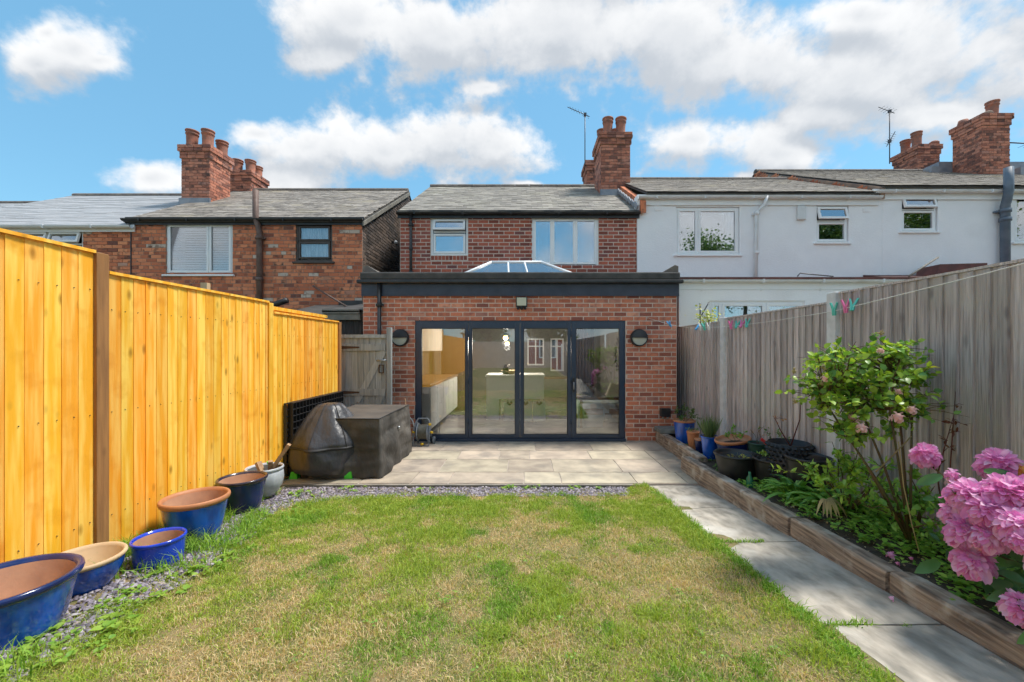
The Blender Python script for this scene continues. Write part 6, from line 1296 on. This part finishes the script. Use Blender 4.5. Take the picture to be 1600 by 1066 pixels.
# strap-leaved clump: each large leaf a part
def strap(c, n, L0, lab, name='strap_leaf_plant', w=.05, cols=('leaf_strap',)):
    t = thing(name, c, lab, 'plant'); c = Vector(c)
    for i in range(n):
        a = 6.28 * i / n * 2.4 + random.uniform(-.3, .3); L_ = L0 * random.uniform(.65, 1.1); e = random.uniform(.35, 1.3); d = Vector((math.cos(a), math.sin(a), 0)); s_ = Vector((-d.y, d.x, 0)); vs = []
        b = c + d * .03 + Vector((random.uniform(-.07, .07), random.uniform(-.07, .07), 0)); k = 7
        for q in range(k + 1):
            f = q / k; p = b + d * (L_ * f * math.cos(e) + .12 * L_ * f * f) + Vector((0, 0, L_ * f * math.sin(e) - L_ * .55 * f * f)); ww = w * math.sin(math.pi * min(1, .12 + f * .88)) ** .8 * .5
            vs += [p - s_ * ww + Vector((0, 0, ww * .45)), p, p + s_ * ww + Vector((0, 0, ww * .45))]
        MB().add(vs, [(3 * q + j, 3 * q + j + 1, 3 * q + j + 4, 3 * q + j + 3) for q in range(k) for j in (0, 1)], True).build('leaf', M['strap'], t)
M['strap'] = pm('strap_leaf', (.1, .22, .04), rough=.4, trans=.25, ramp=[(0, (.10, .25, .04)), (.6, (.17, .38, .06)), (1, (.30, .52, .10))])
strap((2.42, 3.66, .30), 46, .33, 'clump of glossy strap leaves spilling before the empty black tub')
strap((2.58, 3.42, .31), 34, .32, 'second clump of strap leaves further right under the red tinged shrub')
strap((2.36, 3.28, .29), 12, .14, 'small low clump of narrow leaves near the withered leaf', w=.03)
# withered leaf
t = thing('withered_plant', (2.33, 3.15, .33), 'collapsed cream coloured withered leaf lying on the bed edge', 'plant')
for k in range(11):
    a = R(200 + k * 16 + random.uniform(-8, 8)); d = Vector((math.cos(a), math.sin(a), 0)); s_ = Vector((-d.y, d.x, 0)); b = Vector((2.36, 3.2, .42)); vs = []
    for q in range(6):
        f = q / 5; p = b + d * (.13 * f) + Vector((0, 0, .03 * math.sin(f * 3) - .10 * f * f)); ww = .013 * math.sin(math.pi * (.15 + .8 * f)); vs += [p - s_ * ww, p + s_ * ww]
    MB().add(vs, [(2 * q, 2 * q + 1, 2 * q + 3, 2 * q + 2) for q in range(5)], True).build('leaf', M['dry'], t)
# peonies
PT = thing('peony_plant', (2.45, 1.85, .36), 'large peony with heavy ruffled pink blooms in the right foreground', 'plant')
pb = Vector((2.50, 1.85, .36)); sm = MB()
bl = [(1447, 711, 2.30, .085), (1562, 726, 2.05, .105), (1520, 778, 1.95, .115), (1578, 775, 1.85, .125), (1492, 802, 2.00, .075), (1545, 800, 1.86, .10), (1512, 832, 1.92, .105), (1545, 838, 1.84, .085), (1520, 876, 1.90, .10), (1592, 822, 1.75, .10), (1598, 848, 1.70, .06), (1598, 950, 1.72, .085), (1625, 775, 1.8, .11), (1640, 880, 1.7, .09)]
for i, (px, py, D, r) in enumerate(bl):
    c = at(px, py, D); r *= .82; flower('bloom', c, r, 'petal', 190 if r > .09 else 130, PT, petals=16 if i < 12 else 0, ax_=(-.25, -.35, .9)); q = pb + Vector((random.uniform(-.05, .05), random.uniform(-.1, .1), 0)); sm.tube([q, q.lerp(c, .5) + Vector((.03, .03, .04)), c - Vector((0, -.0, r * .5))], [.007, .006, .005], 6)
c = at(1488, 742, 2.1); flower('opening_bud', c, .036, 'petal', 22, PT); flower('fading_petals', c - Vector((0, 0, .035)), .034, 'petal_pale', 14, PT); sm.tube([pb, c], [.006, .004], 6)
sm.build('stem', M['stem'], PT)
k = 0
for i in range(230):
    if i % 3 == 0: px, py, D = random.uniform(1515, 1660), random.uniform(820, 1000), random.uniform(1.72, 2.0)
    elif i % 3 == 1: px, py, D = random.uniform(1440, 1640), random.uniform(725, 900), random.uniform(1.98, 2.3)
    else: px, py, D = random.uniform(1545, 1640), random.uniform(900, 1030), random.uniform(1.6, 1.8)
    p = at(px, py, D)
    if p.z < .42 or p.x < 2.06: continue
    a = random.uniform(0, 6.28); L_ = random.uniform(.08, .13) if i < 120 else random.uniform(.05, .08); d = Vector((math.cos(a), math.sin(a) - .4, random.uniform(-.9, .2))).normalized(); nn = Vector((-.3, -.8, random.uniform(.2, 1))).normalized(); s_ = nn.cross(d).normalized(); nn = d.cross(s_); vs = []
    for q in range(7):
        f = q / 6; ww = L_ * .21 * math.sin(math.pi * min(1, .08 + .92 * f)) ** .8; pp = p + d * L_ * f - nn * (.25 * L_ * f * f); vs += [pp - s_ * ww + nn * ww * .3, pp, pp + s_ * ww + nn * ww * .3]
    MB().add(vs, [(3 * q + j, 3 * q + j + 1, 3 * q + j + 4, 3 * q + j + 3) for q in range(6) for j in (0, 1)], True).build('leaf', M['peony_leaf'], PT)
t = thing('yellow_rose', at(1596, 735, 1.98), 'small yellow orange flower at the right edge beside the pink blooms', 'flower'); M['petal_yel'] = pm('yellow_petal', (.85, .45, .08), rough=.6, trans=.46); flower('bloom', at(1598, 734, 1.98), .03, 'petal_yel', 16, t)
for i, (px, py, D, lab) in enumerate(((1393, 953, 2.24, 'pink petal fallen on the path slab'), (1392, 862, 2.56, 'larger crumpled pink bloom fallen on the soil'), (1403, 882, 2.45, 'small purple pink petal on the soil by the sleeper'), (1424, 868, 2.5, 'pink petal among green leaves on the bed'))):
    p = at(px, py, D); zz = (.084 * (4.83 - D) + .008) if i == 0 else bedz(p.x, p.y) + .012; t = thing('fallen_petal', (p.x, p.y, zz), lab, 'petal'); flower('petals', (p.x, p.y, zz + .01), .03 if i == 1 else .016, 'petal', 12 if i == 1 else 3, t)
# long thin dead stalk
t = thing('dead_stalk', (2.44, 2.62, .3), 'long thin straw coloured stalk trailing down from the rose', 'stalk'); MB().tube([T(1404, 690, 2.62), T(1412, 760, 2.6), T(1425, 820, 2.55), T(1436, 862, 2.5)], .003, 5).build('stalk', M['dry'], t)
t = thing('dead_stalk', (2.5, 2.6, .9), 'greyish dead cane slanting across the rose stems', 'stalk'); MB().tube([T(1368, 738, 2.6), T(1395, 712, 2.6), T(1424, 682, 2.62)], .004, 5).build('cane', M['dry'], t)
t = thing('climbing_plant', at(1105, 500, 7.2), 'pale yellow flowered climber peeping over the far end of the grey fence', 'plant')
P_ = np.array([tuple(at(1105 + random.gauss(0, 10), 497 + random.gauss(0, 7), 7.25 + random.uniform(-.1, .1))) for k in range(150)]); leaves('leaves', P_, rdir(150), rdir(150, 1), rng.uniform(.04, .07, 150), rng.uniform(.03, .045, 150), gcol(150, (.25, .38, .08), (.72, .70, .30)), M['leaf'], t, 'stuff')
m = MB(); m.tube([at(1094, 505, 7.3), at(1094, 474, 7.3)], .012, 6); m.tube([at(1096, 493, 7.3), at(1108, 472, 7.3)], .010, 6); m.tube([at(1108, 500, 7.2), (at(1108, 500, 7.2).x, 7.2, 0)], .012, 6); m.build('support_wire', M['black'], t)
# ---- behind the camera: trees and hedge that the glass mirrors
def tree(c, h, r, lab, n=5000, cols=((.04, .10, .03), (.16, .26, .08))):
    t = thing('garden_tree', c, lab, 'tree', 'trees at the bottom of the garden'); c = Vector(c); m = MB(); m.tube([c, c + Vector((.1, 0, h * .4)), c + Vector((0, .1, h * .8))], [.16, .12, .03], 8)
    cl = []
    for k in range(26):
        q = Vector((random.gauss(0, 1), random.gauss(0, 1), random.gauss(0, .8))); q = q.normalized() * r * random.uniform(.4, 1); p = c + Vector((0, 0, h * .62)) + q; cl.append(p); m.tube([c + Vector((0, 0, h * .4)), p], [.05, .01], 5)
    m.build('trunk', M['bark'], t); P_ = np.array([tuple(random.choice(cl)) for k in range(n)]) + rng.normal(0, r * .2, (n, 3)); L_ = rng.uniform(.12, .22, n) * (1 + (h > 10) * .15)
    leaves('crown', P_, rdir(n), rdir(n, 1), L_, L_ * .7, gcol(n, *cols), M['leaf'], t, 'stuff')
tree((-2.2, -10.5, 0), 5.2, 1.5, 'green garden tree mirrored in the left folding doors'); tree((1.6, -12, 0), 4.6, 1.4, 'garden tree mirrored in the middle doors'); tree((14.6, -12, 0), 11.5, 2.7, 'tall tree mirrored in the wide white house window', 15000); tree((23, -12, 0), 15.5, 3.4, 'tall tree mirrored in the small white house windows', 18000); tree((31, -12.5, 0), 16, 4.2, 'big tree mirrored in the far right window', 18000)
t = thing('end_fence', (0, -9, 0), 'brown fence closing the garden behind the camera', 'fence'); board_run(t, 'ef', -9.0, 0, .01, 0, .1, 1, 'fence_old') if False else one('boards', M['fence_old'], t, ((XL, -9.05, 0), (XR, -9.0, 2.0)))
for s_, xx, mt_ in (('left', XL - .02, 'fence_new'), ('right', XR, 'fence_old')):
    t = thing('side_fence', (xx, -4, 0), s_ + ' garden fence running on behind the camera', 'fence'); one('boards', M[mt_], t, ((xx, -9, 0), (xx + .02, -.65, 2.1)))
